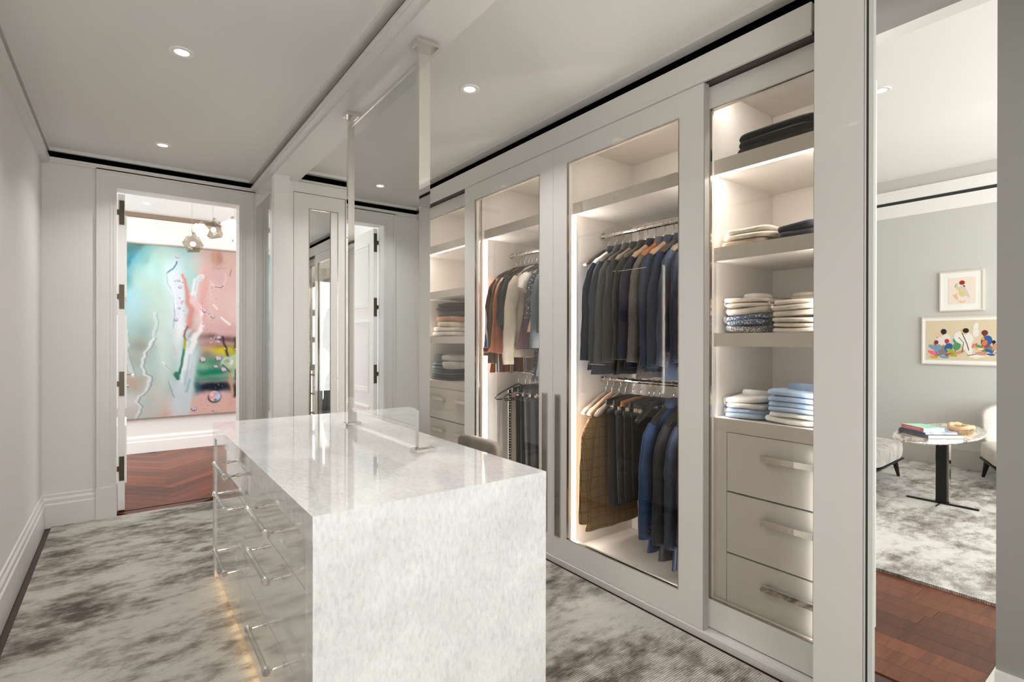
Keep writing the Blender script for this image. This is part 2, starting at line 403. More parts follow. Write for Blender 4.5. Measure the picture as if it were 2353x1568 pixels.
# sitting room shell
SITW = mat('sitting_wall', (206, 205, 200), .6)
struct('wall_sitting', box(7.08, 7.2, -2.1, 4.7, -.1, 3.4), SITW)
struct('wall_sitting_back', box(2.82, 7.2, 4.6, 4.7, -.1, 3.4), SITW)
struct('wall_sitting_front', boxes([(2.56, 3.4, -2.1, -1.9, -.1, 3.4), (7.0, 7.2, -2.1, -1.9, -.1, 3.4), (3.4, 7.0, -2.1, -1.9, -.1, .45), (3.4, 7.0, -2.1, -1.9, 2.9, 3.4)]), SITW)
w2 = struct('window_added_2', rect_frame('y', -1.95, -1.91, 3.4, 7.0, .45, 2.9, .06), WHITE); obj('pane', box(3.46, 6.94, -1.932, -1.928, .51, 2.84), GLASS, w2)  # unseen, added in front of the sitting room's fill light
struct('wall_sitting_left', box(2.80, 2.84, .965, 4.7, -.1, 3.4), SITW)
struct('ceiling_sitting', boxes([(2.56, 4.62, -2.1, 4.7, 2.95, 3.4), (4.62, 7.2, -2.1, 4.7, 3.2, 3.4)]), WHITE)
struct('trim_sitting_crown', prism([(7.08, 2.94), (7.06, 2.94), (7.05, 2.955), (7.05, 3.0), (7.03, 3.03), (7.03, 3.05), (7.08, 3.05)], -1.9, 4.6, axis='y') if False else
       boxes([(7.05, 7.08, -1.9, 4.6, 2.94, 3.05), (7.035, 7.08, -1.9, 4.6, 3.02, 3.06)]), WHITE)
struct('trim_sitting_slot', box(7.072, 7.079, -1.9, 4.6, 2.905, 2.94), mat('sit_slot', (52, 55, 54), .8))
struct('trim_sitting_frieze', boxes([(7.062, 7.08, -1.9, 4.6, 2.885, 2.905), (7.07, 7.08, -1.9, 4.6, 2.76, 2.885)]), WHITE)
struct('baseboard_sitting', boxes([(7.055, 7.08, -1.9, 4.6, 0, .14), (7.066, 7.08, -1.9, 4.6, .14, .205)]), mat('sit_base', (190, 187, 179), .5))
# dressing-room ceiling with shadow-gap crown
struct('ceiling', box(XL-.12, 2.8, -1.6, 5.09, 2.724, 2.95), CEIL)
lip = [(XL, .862, 4.93, YF, 2.70, 2.724), (XL, -.43, -1.48, 4.93, 2.70, 2.724), (.852, .91, -1.48, 4.93, 2.70, 2.724),
       (1.105, 2.14, 4.36, 4.42, 2.70, 2.724), (2.062, 2.14, -.6, 4.36, 2.70, 2.724)]
struct('trim_ceiling_lip', boxes(lip), TRIM)
struct('trim_slot', boxes([(XL, .905, 4.955, YF, 2.65, 2.70), (1.105, 2.14, 4.405, 4.42, 2.63, 2.70), (2.13, 2.14, -.6, 4.36, 2.63, 2.70)]), BLACK)
struct('trim_slot_side', boxes([(XL, -.46, -1.48, 4.955, 2.65, 2.70), (.89, .905, -1.48, 4.955, 2.65, 2.70)]), TAUPE)  # black slot again, greyed in colour for the light it catches
def crownpts(w0, inner, s): # small stepped crown
    return None
struct('trim_crown', boxes([(XL, -.43, -1.48, YF, 2.622, 2.655), (XL, -.442, -1.48, YF, 2.612, 2.622), (-.43, .905, 4.93, YF, 2.636, 2.655), (-.43, .905, 4.94, YF, 2.622, 2.636),
                            (.864, .93, -1.48, YF, 2.638, 2.656), (.874, .93, -1.48, 4.93, 2.632, 2.638),
                            (1.095, 2.14, 4.378, 4.42, 2.628, 2.648), (1.095, 2.14, 4.39, 4.42, 2.612, 2.628)]), TRIM)
struct('beam', boxes([(.912, 1.108, -1.48, 4.42, 2.615, 2.724), (.905, 1.108, 4.25, 4.97, 2.618, 2.724)]), TRIM)
# baseboards
def base_prof(x, s): # profile in (x,z) going into room by s
    return [(x, 0), (x+s*.022, 0), (x+s*.022, .165), (x+s*.016, .175), (x+s*.016, .20), (x+s*.008, .215), (x+s*.008, .235), (x, .24)]
struct('baseboard_left', prism(base_prof(XL, 1), -1.48, YF, axis='y'), TRIM)
bp = [(YF-(p[0]-XL), p[1]) for p in base_prof(XL, 1)]
struct('baseboard_far', prism(bp, XL, -.171, axis='x'), TRIM)
struct('baseboard_right', box(2.432, 2.45, -1.48, .447, 0, .2), TRIM)
# far doorway casing
d = bmesh.new()
for x0, x1 in ((-.171, -.05), (.787, .905)):
    box(x0, x1, 4.948, YF, .0, 2.63, d)
box(-.05, .787, 4.948, YF, 2.507, 2.63, d)
for a in (( -.171, -.150), (.884, .905)): box(a[0], a[1], 4.940, 4.948, .24, 2.63, d)
box(-.15, .884, 4.940, 4.948, 2.607, 2.63, d)
for w in (.014, .034): # inner reeds
    for a in ((-.05-w-.006, -.05-w), (.787+w, .787+w+.006)): box(a[0], a[1], 4.944, 4.948, 0.0, 2.507+w+.006, d)
    box(-.05-w, .787+w, 4.944, 4.948, 2.507+w, 2.507+w+.006, d)
struct('trim_1', d, TRIM)
struct('trim_2', boxes([(-.174, -.062, 4.936, 4.948, 0, .243), (.80, .905, 4.936, 4.948, 0, .243)]), TRIM)
struct('jamb', boxes([(.782, .786, 4.95, 5.108, 0, 2.506), (-.049, .782, 4.952, 5.108, 2.502, 2.506)]), WHITE)
struct('trim_3', rect_frame('y', 5.09, 5.11, -.17, .907, 0, 2.63, .105, wb=0), WHITE)
# door 1: open leaf into the hall
door1 = struct('door_1', box(-.046, 0, 5.095, 5.915, .015, 2.49), WHITE, bevel=.002)
for z0, z1 in ((.2, .66), (.80, 1.55), (1.69, 2.35)):
    for sx in (1, -1):
        x = 0 if sx > 0 else -.046
        for w, h in ((0, .012), (.03, .006)):
            f = rect_frame('x', min(x, x+sx*h), max(x, x+sx*h), 5.21+w, 5.80-w, z0+w, z1-w, .022)
            obj('panel_moulding', f, WHITE, door1)
for z in (2.347, 1.688, 1.005, .34):
    bm = box(-.036, -.004, 5.0915, 5.095, z-.095, z+.095); box(-.052, -.036, 5.085, 5.095, z-.02, z+.02, bm)
    for dz in (-.06, .0, .055):
        lathe([(0, 0), (.004, 0), (.004, .002), (0, .002)], (0, 0, 0), 8, bm)  # screws, moved below
        vs = list(bm.verts)[-18:]
        for v in vs: v.co = Vector((-.02+v.co.x, 5.0915-v.co.z, z+dz+v.co.y))
    obj('hinge', bm, BRONZE, door1)
for sx in (1, -1):
    x = 0 if sx > 0 else -.046
    bm = box(min(x, x+sx*.006), max(x, x+sx*.006), 5.84, 5.875, .86, 1.12)
    tube([(x, 5.857, 1.04), (x+sx*.05, 5.857, 1.04), (x+sx*.055, 5.84, 1.04), (x+sx*.055, 5.74, 1.04)], .009, 8, bm)
    tube([(x, 5.857, .93), (x+sx*.03, 5.857, .93)], .01, 8, bm)
    obj('lever_handle', bm, CHROME2, door1, smooth='auto')
# tall cupboard at the far end of the beam with a mirrored side door
pier = struct('door_2', boxes([(.905, 1.02, 4.25, 4.97, 0, 2.62)]), TRIM)
obj('door_frame', rect_frame('x', .897, .905, 4.262, 4.935, .1, 2.60, .07, wt=.12), TRIM, pier)
obj('mirror_panel', box(.8985, .904, 4.33, 4.868, .17, 2.48), mat('aged_mirror', (205, 207, 205), .06, metal=1), pier)
obj('seal', box(.899, .9045, 4.937, 4.944, .0, 2.61), BLACK, pier)
# closet front right of the beam: casing and mirrored door
struct('trim_4', boxes([(1.02, 1.045, 4.335, 4.97, 0, 2.618), (1.045, 1.075, 4.355, 4.97, 0, 2.618), (1.075, 2.14, 4.352, 4.40, 2.536, 2.618), (1.492, 2.14, 4.352, 4.4, 0, 2.536)]), TRIM)
d3 = struct('door_3', rect_frame('y', 4.358, 4.398, 1.079, 1.488, .03, 2.532, .118, wt=.12, wb=.15), TRIM)
obj('door_core', box(1.079, 1.488, 4.398, 4.402, .0, 2.534), BLACK, d3)
obj('mirror_panel', box(1.197, 1.37+.06, 4.37, 4.376, .18, 2.412), MIRROR, d3)
obj('mirror_rim', rect_frame('y', 4.356, 4.372, 1.193, 1.43, .18, 2.416, .006), CHROME2, d3)

# downlights
for i, dl in enumerate(DOWNLIGHTS+[(3.87, 1.257, 2.95), (.196, 7.03, 2.86)]):
    lab = ['round white recessed downlight in the ceiling nearer the camera, left of the beam', 'round white recessed downlight in the ceiling near the far doorway',
           'round white recessed downlight in the ceiling right of the beam', 'recessed downlight in the ceiling above the near end of the left aisle',
           'recessed downlight in the ceiling behind the hanging mirror',
           'recessed downlight in the sitting room ceiling', 'recessed downlight in the hall ceiling above the abstract painting'][i]
    t = thing('downlight', lab, 'light', dl, 'recessed ceiling downlights')
    obj('trim_ring', lathe([(.0295, 0), (.031, -.004), (.05, -.005), (.053, -.003), (.053, .0), (.0295, 0)], dl, 32), WHITE, t, smooth='auto')
    obj('lens', lathe([(0, -.0035), (.030, -.0035), (.030, 0)], dl, 24), LAMP, t)

# ================================================================== WARDROBE
XD, XR, XS, XB = 2.10, 2.15, 2.20, 2.75     # front doors, rear doors, shelf front, back
struct('trim_5', boxes([(2.092, 2.2, .91, 4.352, 0, .032), (2.098, 2.13, .91, 4.352, .032, .036)]), LACQ, bevel=.003)          # plinth
struct('trim_6', boxes([(2.097, 2.16, .91, 4.352, 2.536, 2.644), (2.09, 2.105, .91, 4.352, 2.521, 2.537), (2.14, 2.80, .945, 4.352, 2.56, 2.724)]), LACQ)   # header frieze
struct('trim_track', box(2.106, 2.17, .91, 4.352, 2.519, 2.536), mat('track_grey', (70, 66, 62), .5))
struct('wall_wardrobe_back', box(2.775, 2.80, .965, 4.6, 0, 2.724), INNER)

def shelf(par, y0, y1, z0, z1, led=False, name='shelf', x0=XS):
    sh = obj(name, box(x0, XB, y0, y1, z0, z1), INNER, par, bevel=.002)
    if led: obj('led_strip', box(x0+.004, x0+.022, y0+.004, y1-.004, z0-.004, z0), LED, sh)
    return sh
def wardrobe(label, y0, y1, led_side=False):
    w = thing('wardrobe', label, 'wardrobe', (2.45, (y0+y1)/2, .035), 'wardrobe units along the wall')
    obj('back_panel', box(XB, XB+.02, y0, y1, .036, 2.545), INNER, w)
    obj('base_panel', box(2.175, XB, y0+.012, y1-.012, .036, .085), INNER, w)
    obj('top_panel', box(2.175, XB, y0+.012, y1-.012, 2.53, 2.55), INNER, w)
    obj('side_panel', box(2.178, XB, y1-.012, y1, .036, 2.55), INNER, w)
    obj('side_panel', box(2.178, XB, y0, y0+.012, .036, 2.55), INNER, w)
    return w
def sliding_door(par, x, y0, y1, z0, z1, gy0, gy1, gz0, gz1, pull=None):
    bm = boxes([(x, x+.036, y0, gy0, z0, z1), (x, x+.036, gy1, y1, z0, z1), (x, x+.036, gy0, gy1, z0, gz0), (x, x+.036, gy0, gy1, gz1, z1)])
    dr = obj('sliding_door', bm, LACQ, par)
    obj('glass_pane', box(x+.012, x+.018, gy0, gy1, gz0, gz1), GLASS, dr)
    obj('pane_bead', rect_frame('x', x-.001, x+.012, gy0, gy1, gz0, gz1, .005), CHROME2, dr)
    if pull is not None:
        bm = box(x-.0015, x+.001, pull-.021, pull+.021, .166, 1.02)
        obj('pull_rim', rect_frame('x', x-.004, x, pull-.0245, pull+.0245, .163, 1.023, .006), CHROME2, dr)
        obj('pull_handle', bm, PULLM, dr)
    return dr
Y4, Y3, Y2, Y1, Y0 = .916, 1.395, 2.345, 3.32, 4.352
u4 = wardrobe('wardrobe unit with shirt shelves and three drawers beside the lacquer end panel', Y4, Y3)
u3 = wardrobe('wardrobe unit holding the suit jackets on two rails behind glass', Y3, Y2)
u2 = wardrobe('wardrobe unit holding blouses and a striped shirt behind glass', Y2, Y1)
u1 = wardrobe('wardrobe unit with folded jeans, seen right beside the mirror post', Y1, Y0)
SH = [(2.12, 2.188), (1.718, 1.781), (1.324, 1.385), (.935, .994)]
for w, ya, yb in ((u4, Y4+.012, Y3-.012), (u1, Y1+.012, Y0-.012)):
    for k, (z0, z1) in enumerate(SH): shelf(w, ya, yb, z0, z1, led=(k == 0))
for w, ya, yb in ((u3, Y3+.012, Y2-.012), (u2, Y2+.012, Y1-.012)):
    shelf(w, ya, yb, SH[0][0], SH[0][1])
    obj('led_strip', box(2.192, 2.224, yb-.006, yb, .1, 2.115), LED, w)
    for z in (2.013, 1.105):
        bm = tube([(2.46, ya, z), (2.46, yb, z)], .013, 14)
        for y in (ya+.006, yb-.006): tube([(2.46, y-.006, z), (2.46, y+.006, z)], .026, 14, bm)
        obj('hanging_rail', bm, CHROME, w, smooth='auto')
    obj('ceiling_hatch', box(2.3, 2.68, ya+.08, yb-.1, 2.527, 2.53), INNER, w)
# drawers
for w, ya, yb, fill in ((u4, Y4+.012, Y3-.012, 'hi'), (u1, Y1+.012, Y0-.012, 'lo')):
    f0, f1 = (1.318, yb) if fill == 'hi' else (ya, ya+.07)
    obj('filler_panel', box(XS+.004, XS+.03, f0, f1, .085, .935), LACQ, w)
    y0, y1 = (ya, 1.314) if fill == 'hi' else (ya+.074, yb-.08)
    obj('drawer_carcass', box(XS+.03, XB, ya, yb, .085, .933), BLACK, w)
    if fill == 'lo': obj('filler_panel', box(XS+.004, XS+.03, yb-.076, yb, .085, .935), LACQ, w)
    for z0, z1 in ((.668, .932), (.390, .660), (.09, .382)):
        d = obj('drawer', box(XS+.002, XS+.026, y0, y1, z0, z1), LACQ, w, bevel=.0015)
        zz = z1-.085
        if fill == 'hi':
            bm = boxes([(XS-.032, XS-.02, .932, 1.142, zz-.012, zz+.013), (XS-.02, XS+.004, 1.120, 1.142, zz-.012, zz+.013), (XS-.02, XS+.004, .932, .937, zz-.012, zz+.013)])
            obj('handle', bm, CHROME, d)
        else:
            for yy in (3.62, 4.0):
                bm = boxes([(XS-.032, XS-.02, yy-.09, yy+.09, zz-.012, zz+.013), (XS-.02, XS+.004, yy+.07, yy+.09, zz-.012, zz+.013), (XS-.02, XS+.004, yy-.09, yy-.07, zz-.012, zz+.013)])
                obj('handle', bm, CHROME, d)
# doors
sliding_door(u4, XR, .915, 1.405, .038, 2.512, .918, 1.372, .168, 2.411)
sliding_door(u3, XD, 1.372, 2.400, .038, 2.519, 1.500, 2.277, .172, 2.402, 2.357)
sliding_door(u2, XD, 2.402, 3.432, .038, 2.519, 2.531, 3.288, .172, 2.400, 2.478)
sliding_door(u1, XR, 3.36, 4.345, .038, 2.512, 3.46, 4.22, .168, 2.411)
obj('door_edge', box(XD+.002, XD+.034, 1.366, 1.372, .04, 2.517), mat('door_edge_grey', (172, 168, 162), .4), u3)

# lacquer end panel (splayed jamb) beside the sitting room
ep = tag(obj('end_panel', prism([(1.95, .836), (1.95, .683), (1.962, .683), (2.0, .68), (2.80, .936), (2.80, .939), (2.12, .905)], -.003, 2.724), mat('end_panel_lacquer', (212, 209, 205), .45, coat=.45, coat_rough=.03, spec=.3)), 'tall glossy pale end panel standing beside the sitting room opening', 'panel')
for a, b, M, x in ((.681, .676, EDGEG, 1.952), (.676, .6685, DARKRIM, 1.954), (.6685, .655, EDGEG, 1.951)):
    obj('edge_strip', box(x, 1.972, b, a, -.003, 2.724), M, ep)

# ================================================================== ISLAND
isl = thing('dressing_island', 'white crystalline stone island with mirrored drawers and waterfall ends on the rug', 'island', (.82, 2.43, .012))
obj('countertop', box(.405, 1.228, 1.44, 3.42, .80, .874), STONE, isl, bevel=.003)
for y0, y1 in ((1.44, 1.512), (3.348, 3.42)):
    obj('waterfall_panel', box(.4055, 1.2275, y0+.0005, y1, .012, .80), STONE, isl, bevel=.0012)
obj('cabinet_core', boxes([(.436, .86, 1.512, 3.348, .06, .80), (.86, 1.2, 1.512, 1.9, .06, .8), (.86, 1.2, 2.75, 3.348, .06, .8)]), LACQ, isl)
obj('toe_kick', box(.47, .86, 1.512, 3.348, .012, .06), TAUPE, isl)
obj('led_strip', box(.44, .455, 1.53, 3.33, .054, .06), LEDW, isl)
SIDE = mat('gloss_lacquer', (238, 236, 232), .12, coat=1., coat_rough=.02)
SIDE.node_tree.nodes['Principled BSDF'].inputs['Coat IOR'].default_value = 2.6
for c, (ya, yb, h0, h1) in enumerate(((1.515, 2.4565, 1.765, 2.06), (2.4605, 3.345, 2.61, 2.918))):
    for z0, z1, hz in ((.6425, .797, .742), (.3365, .6395, .594), (.055, .3335, .312)):
        d = obj('drawer', box(.4115, .436, ya, yb, z0, z1), SIDE, isl, bevel=.001)
        obj('handle_rod', tube([(.355, h0-.006, hz), (.355, h1+.006, hz)], .0085, 14), ACRYL, d, smooth='auto')
        for y in (h0, h1):
            bm = tube([(.355, y, hz), (.412, y, hz)], .0052, 10)
            tube([(.355, y-.009, hz), (.355, y+.009, hz)], .0125, 14, bm); tube([(.404, y, hz), (.4115, y, hz)], .0085, 12, bm)
            obj('handle_mount', bm, CHROME, d, smooth='auto')
# hanging mirror between two posts
hm = thing('hanging_mirror', 'tall two-sided mirror between polished metal posts on the island top', 'mirror', (1.02, 2.45, .874))
for y in (2.0, 2.872):
    p = obj('post', box(.998, 1.05, y, y+.024, .89, 2.598), CHROME, hm, bevel=.003)
    obj('base_plate', box(.978, 1.07, y-.022, y+.046, .874, .889), CHROME, p, bevel=.0015)
    obj('top_plate', box(.978, 1.07, y-.04, y+.028, 2.592, 2.615), CHROME, p, bevel=.0015)
obj('mirror_frame', rect_frame('x', 1.012, 1.036, 2.024, 2.872, .958, 2.56, .018), CHROME, hm)
obj('mirror_panel', box(1.016, 1.032, 2.042, 2.854, .976, 2.542), MIRROR, hm)

# desk chair tucked under the island
LEATHER = cloth('taupe_leather', (168, 158, 146), .06, 30, .45, .0)
ch = thing('desk_chair', 'taupe leather chair with slim chrome frame tucked behind the island', 'chair', (1.22, 2.26, .012))
obj('seat', superell((1.2, 2.26, .455), (.23, .225, .035), .35, .3, 32, 10), LEATHER, ch, smooth=True)
bm = superell((1.47, 2.262, .69), (.022, .192, .158), .28, .35, 32, 14)
obj('backrest', bm, LEATHER, ch, smooth=True)
bm = bmesh.new()
for y in (2.05, 2.47):
    tube([(1.46, y, .62), (1.455, y, .44), (1.0, y, .425), (.98, y, .40), (1.0, y, .026), (1.44, y, .022), (1.462, y, .06), (1.44, y, .43)], .009, 8, bm)
tube([(1.44, 2.05, .022), (1.44, 2.47, .022)], .008, 8, bm); tube([(1.458, 2.05, .55), (1.458, 2.47, .55)], .008, 8, bm)
obj('frame', bm, CHROME, ch, smooth='auto')
# ================================================================== GARMENTS
XC = 2.46
WOODL = cloth('hanger_beech', (204, 168, 138), .06, 12, .4, 0); WOODO = cloth('hanger_cherry', (190, 122, 76), .08, 12, .4, 0)
WOODT = cloth('hanger_taupe', (150, 136, 124), .06, 12, .45, 0); HBLK = mat('hanger_black', (34, 32, 30), .35); HWHT = mat('hanger_white', (220, 215, 208), .4)
HSILK = mat('hanger_dark_brown', (66, 60, 54), .4)
def hanger(label, y, zr, M, style='wood', group=None, drop=.085, hw=.2):
    t = thing('clothes_hanger', label, 'hanger', (XC, y, zr), group)
    zt = zr-drop
    hook = [(XC, y, zt-.01), (XC, y, zt+.035), (XC+.018, y, zt+.05)]
    for k in range(9):
        a = R(-40+k*29); hook.append((XC+.017*math.cos(a), y, zr+.0005+.017*math.sin(a)))
    obj('hook', tube(hook, .0022, 6), CHROME, t, smooth=True)
    bm = bmesh.new()
    if style == 'wood':
        n = 13; path = []; rad = []
        for k in range(n):
            s = -1+2*k/(n-1); a = abs(s)
            path.append((XC+s*hw, y-.01*a*a, zt-.012-.105*a**1.25)); rad.append((.010+.010*(1-a)**2+(.006 if a > .75 else 0), .011+.016*a**2))
        rad[0] = (.008, .016); rad[-1] = (.008, .016)
        tube(path, rad, 10, bm, up=(0, 1, 0))
    elif style == 'slim':
        path = [(XC+s*hw, y, zt-.01-.075*abs(s)**1.2) for s in [k/8 for k in range(-8, 9)]]
        path = [(XC-hw-.012, y, zt-.115), (XC-hw-.02, y, zt-.1)]+path+[(XC+hw+.02, y, zt-.1), (XC+hw+.012, y, zt-.115)]
        tube(path, .006, 8, bm); tube([(XC-hw-.012, y, zt-.117), (XC+hw+.012, y, zt-.117)], .005, 8, bm)
    elif style == 'clip':
        tube([(XC-.17, y, zt-.03), (XC-.05, y, zt-.012), (XC+.05, y, zt-.012), (XC+.17, y, zt-.03)], [(.012, .007)]*4, 8, bm, up=(0, 1, 0))
        box(XC-.172, XC+.172, y-.006, y+.006, zt-.05, zt-.03, bm)
    obj('body', bm, M, t, smooth='auto')
    if style == 'clip':
        for s in (-1, 1):
            bm = boxes([(XC+s*.11-.012, XC+s*.11+.012, y-.014, y+.014, zt-.095, zt-.06)]); tube([(XC+s*.11, y, zt-.06), (XC+s*.11, y, zt-.045)], .004, 6, bm)
            obj('clip', bm, CHROME, t)
    return t
GR = random.Random(11)
def garment(name, label, cat, y, zr, M, hw=.195, length=.70, flare=.05, th=.026, sleeve=.58, srad=.05, group=None, drop=.105, collar=None, buttons=0,
            shoulder=.115, cuff=None, fold=.010, frill=False, bell=1.0, neck=.05, cuffm=None, sy=-.012):
    zt = zr-drop; t = thing(name, label, cat, (XC, y, zr-drop), group); seed = GR.random()*50
    nu, nv = 30, 15; bm = bmesh.new(); rows = []
    for j in range(nv+1):
        q = j/nv; row = []
        for i in range(nu):
            a = 2*math.pi*i/nu; c, s = math.cos(a), math.sin(a)
            wv = (hw+flare*q**1.3-.018*math.sin(q*math.pi))
            dx = wv*sgnpow(c, .75); fr = min(1, abs(dx)/hw)
            top = -shoulder*max(0, (fr-neck/hw))**1.15
            dep = th*(.25+.75*min(1, q*6)) * (1-.25*fr*fr)
            z = zt+top*(1-q)-length*q
            yy = y+dep*sgnpow(s, .8)+fold*q*math.sin(dx*34+seed+q*1.5)*.9
            w = mnoise.noise_vector(Vector((dx*9+seed, q*5, s*2)))
            row.append(bm.verts.new((XC+dx+w.x*.004, yy+w.y*.006*q, z+w.z*.008)))
        rows.append(row)
    for A, B in zip(rows, rows[1:]):
        for i in range(nu): bm.faces.new((A[i], A[(i+1) % nu], B[(i+1) % nu], B[i]))
    bm.faces.new(rows[0]); bm.faces.new(rows[-1][::-1])
    obj('body', bm, M, t, smooth='auto')
    if sleeve:
        for s in (-1, 1):
            n = 12; path = []; rad = []
            for k in range(n):
                q = k/(n-1)
                x = XC+s*(hw-.012+.05*min(1, q*3)**.7+.045*q); z = zt-shoulder*.9-.005-sleeve*q-(.0 if q else -.01)
                path.append((x+mnoise.noise(Vector((q*6, seed, s)))*.006, y+sy*q*2+mnoise.noise(Vector((q*5, seed+9, s)))*.008, z))
                b = 1+(bell-1)*max(0, (q-.72)/.28)
                rx = (srad*(.55 if k == 0 else 1)-.010*q)*b; ry = (.030 if k else .018)*(1-.12*q)*min(b, 1.3)
                if frill and q > .82: rx *= 1+.12*math.sin(k*3.0); 
                rad.append((rx, ry))
            bm = tube(path, rad, 14, up=(0, 1, 0))
            for v in bm.verts:
                w = mnoise.noise_vector(Vector((v.co.x*22+seed, v.co.y*22, v.co.z*11))); v.co += Vector((w.x*.006, w.y*.006, 0))
            sl = obj('sleeve', bm, M, t, smooth='auto')
            if cuffm: obj('cuff', tube([Vector(path[-2])+Vector((0, 0, .008)), Vector(path[-1])-Vector((0, 0, .004))], [(rad[-2][0]+.004, rad[-2][1]+.003), (rad[-1][0]+.004, rad[-1][1]+.003)], 14, up=(0, 1, 0)), cuffm, sl, smooth='auto')
            if buttons and s < 0:
                for b in range(buttons):
                    q = .84+.042*b
                    p = Vector(path[int(q*(n-1))]).lerp(Vector(path[min(n-1, int(q*(n-1))+1)]), q*(n-1) % 1)
                    obj('button', superell((p.x-.004+.010, p.y-.0275, p.z), (.006, .004, .006), 1, 1, 8, 6), buttonM, sl, smooth=True)
    if collar:
        bm = bmesh.new(); n = 18; A = []; B = []
        for k in range(n):
            a = 2*math.pi*k/n
            A.append(bm.verts.new((XC+.062*math.cos(a), y+.026*math.sin(a), zt+.028-.012*math.cos(a)*0)))
            B.append(bm.verts.new((XC+.088*math.cos(a), y+.034*math.sin(a), zt-.022)))
        A2 = [bm.verts.new((XC+.055*math.cos(2*math.pi*k/n), y+.020*math.sin(2*math.pi*k/n), zt+.0)) for k in range(n)]
        for k in range(n):
            bm.faces.new((A[k], A[(k+1) % n], B[(k+1) % n], B[k])); bm.faces.new((A[k], A[(k+1) % n], A2[(k+1) % n], A2[k]))
        obj('collar', bm, collar, t, smooth=True)
    return t
buttonM = mat('horn_button', (88, 78, 66), .3)
def trousers(label, y, zr, M, length=.55, hw=.15, group=None, drop=.17, th=.022):
    t = thing('trousers', label, 'trousers', (XC, y, zr-drop), group); seed = GR.random()*40; zt = zr-drop
    bm = bmesh.new(); rows = []; nu, nv = 26, 12
    for j in range(nv+1):
        q = j/nv; row = []
        for i in range(nu):
            a = 2*math.pi*i/nu; c, s = math.cos(a), math.sin(a); dx = hw*(1-.12*q)*sgnpow(c, .7)
            row.append(bm.verts.new((XC+dx, y+th*sgnpow(s, .7)*(.55+.6*math.sin(q*math.pi)*.5)+.011*math.sin(dx*40+seed)*q, zt-length*q+mnoise.noise(Vector((dx*12, seed, q)))*.012)))
        rows.append(row)
    for A, B in zip(rows, rows[1:]):
        for i in range(nu): bm.faces.new((A[i], A[(i+1) % nu], B[(i+1) % nu], B[i]))
    bm.faces.new(rows[0]); bm.faces.new(rows[-1][::-1])
    obj('leg_panel', bm, M, t, smooth='auto')
    obj('waistband', superell((XC, y, zt-.012), (hw+.003, th*.8, .018), .3, .4, 24, 6), M, t, smooth=True)
    return t
UG, LG = 'jackets on the upper rail', 'clothes on the lower rail'
ZU, ZLo = 2.013, 1.105
# upper rail, suit unit
hanger('empty dark brown shaped hanger at the far end of the upper suit rail', 2.285, ZU, HSILK, 'wood', 'hangers on the upper suit rail', hw=.215)
UP = [(2.225, 'navy', (40, 48, 66), 'navy jacket at the far end of the upper rail, under the empty hanger', HWHT, 'white'),
      (2.165, 'slate_navy', (62, 66, 76), 'dark slate jacket second from the far end of the upper rail', HSILK, 'dark brown'),
      (2.105, 'grey', (84, 84, 86), 'mid grey jacket between the dark slate and charcoal ones', HSILK, 'dark brown'),
      (2.045, 'charcoal', (62, 61, 61), 'charcoal jacket next to the mid grey one on the upper rail', WOODT, 'taupe'),
      (1.985, 'green_grey', (60, 62, 62), 'green-tinged dark grey jacket beside the indigo one', HSILK, 'dark brown'),
      (1.925, 'indigo', (46, 48, 70), 'indigo jacket just behind the pale taupe-grey one', WOODL, 'beech'),
      (1.86, 'taupe_grey', (112, 107, 106), 'pale taupe-grey jacket, the lightest suit on the upper rail', WOODO, 'orange wooden'),
      (1.80, 'slate_blue', (58, 70, 90), 'slate blue jacket in front of the taupe-grey one', WOODL, 'beech'),
      (1.735, 'deep_navy', (42, 50, 74), 'deep navy jacket between the slate blue and denim ones', HSILK, 'dark brown'),
      (1.67, 'denim', (70, 82, 104), 'textured denim blue jacket near the door stile', WOODT, 'taupe'),
      (1.605, 'midnight', (52, 62, 82), 'midnight blue jacket beside the beige one', HSILK, 'dark brown'),
      (1.53, 'beige', (208, 190, 170), 'beige jacket nearest the door stile on the upper rail', WOODL, 'beech')]
for k, (y, nm, col, lab, HM, hn) in enumerate(UP):
    M = cloth('wool_'+nm, col, .10, 120)
    hanger(f'{hn} hanger inside the {lab.split(" jacket")[0]} jacket of the upper rail', y, ZU, HM, 'wood', 'hangers on the upper suit rail')
    garment('jacket', lab, 'jacket', y, ZU, M, length=.735+.03*math.sin(k*2.3), flare=.05+.02*math.sin(k*1.7), group=UG, collar=M, buttons=4, sleeve=.57+.02*math.sin(k), sy=-.012-.006*math.sin(k*2))
# lower rail, suit unit
for y, HM, lab in ((2.30, WOODT, 'taupe wooden hanger at the far end of the lower suit rail'), (2.25, WOODL, 'pale beech hanger holding the tweed jacket'), (2.19, WOODT, 'taupe hanger just in front of the tweed jacket')):
    hanger(lab, y, ZLo, HM, 'wood', 'hangers on the lower suit rail', hw=.215)
TW = tweed()
garment('jacket', 'brown checked tweed jacket hanging on the lower rail', 'jacket', 2.235, ZLo, TW, length=.77, flare=.055, group=LG, collar=TW, buttons=3, sleeve=.60, drop=.13, fold=.006)
for k, (y, col, lab) in enumerate(((2.14, (44, 45, 50), 'black trousers next to the tweed jacket'), (2.08, (72, 70, 68), 'dark grey trousers, second beside the tweed jacket'),
                                   (2.02, (58, 57, 56), 'charcoal trousers in the middle of the lower rail'), (1.96, (38, 38, 40), 'black trousers clipped behind the wide black hanger'))):
    hanger(f'clip hanger holding the {lab}', y, ZLo, HBLK if k != 2 else WOODO, 'clip', 'hangers on the lower suit rail')
    trousers(lab, y, ZLo, cloth('trouser_%d' % k, col, .1, 90), .58-.03*k, .15, LG)
hanger('wide black hanger, empty, behind the bright blue jacket', 1.885, ZLo, HBLK, 'wood', 'hangers on the lower suit rail', hw=.21)
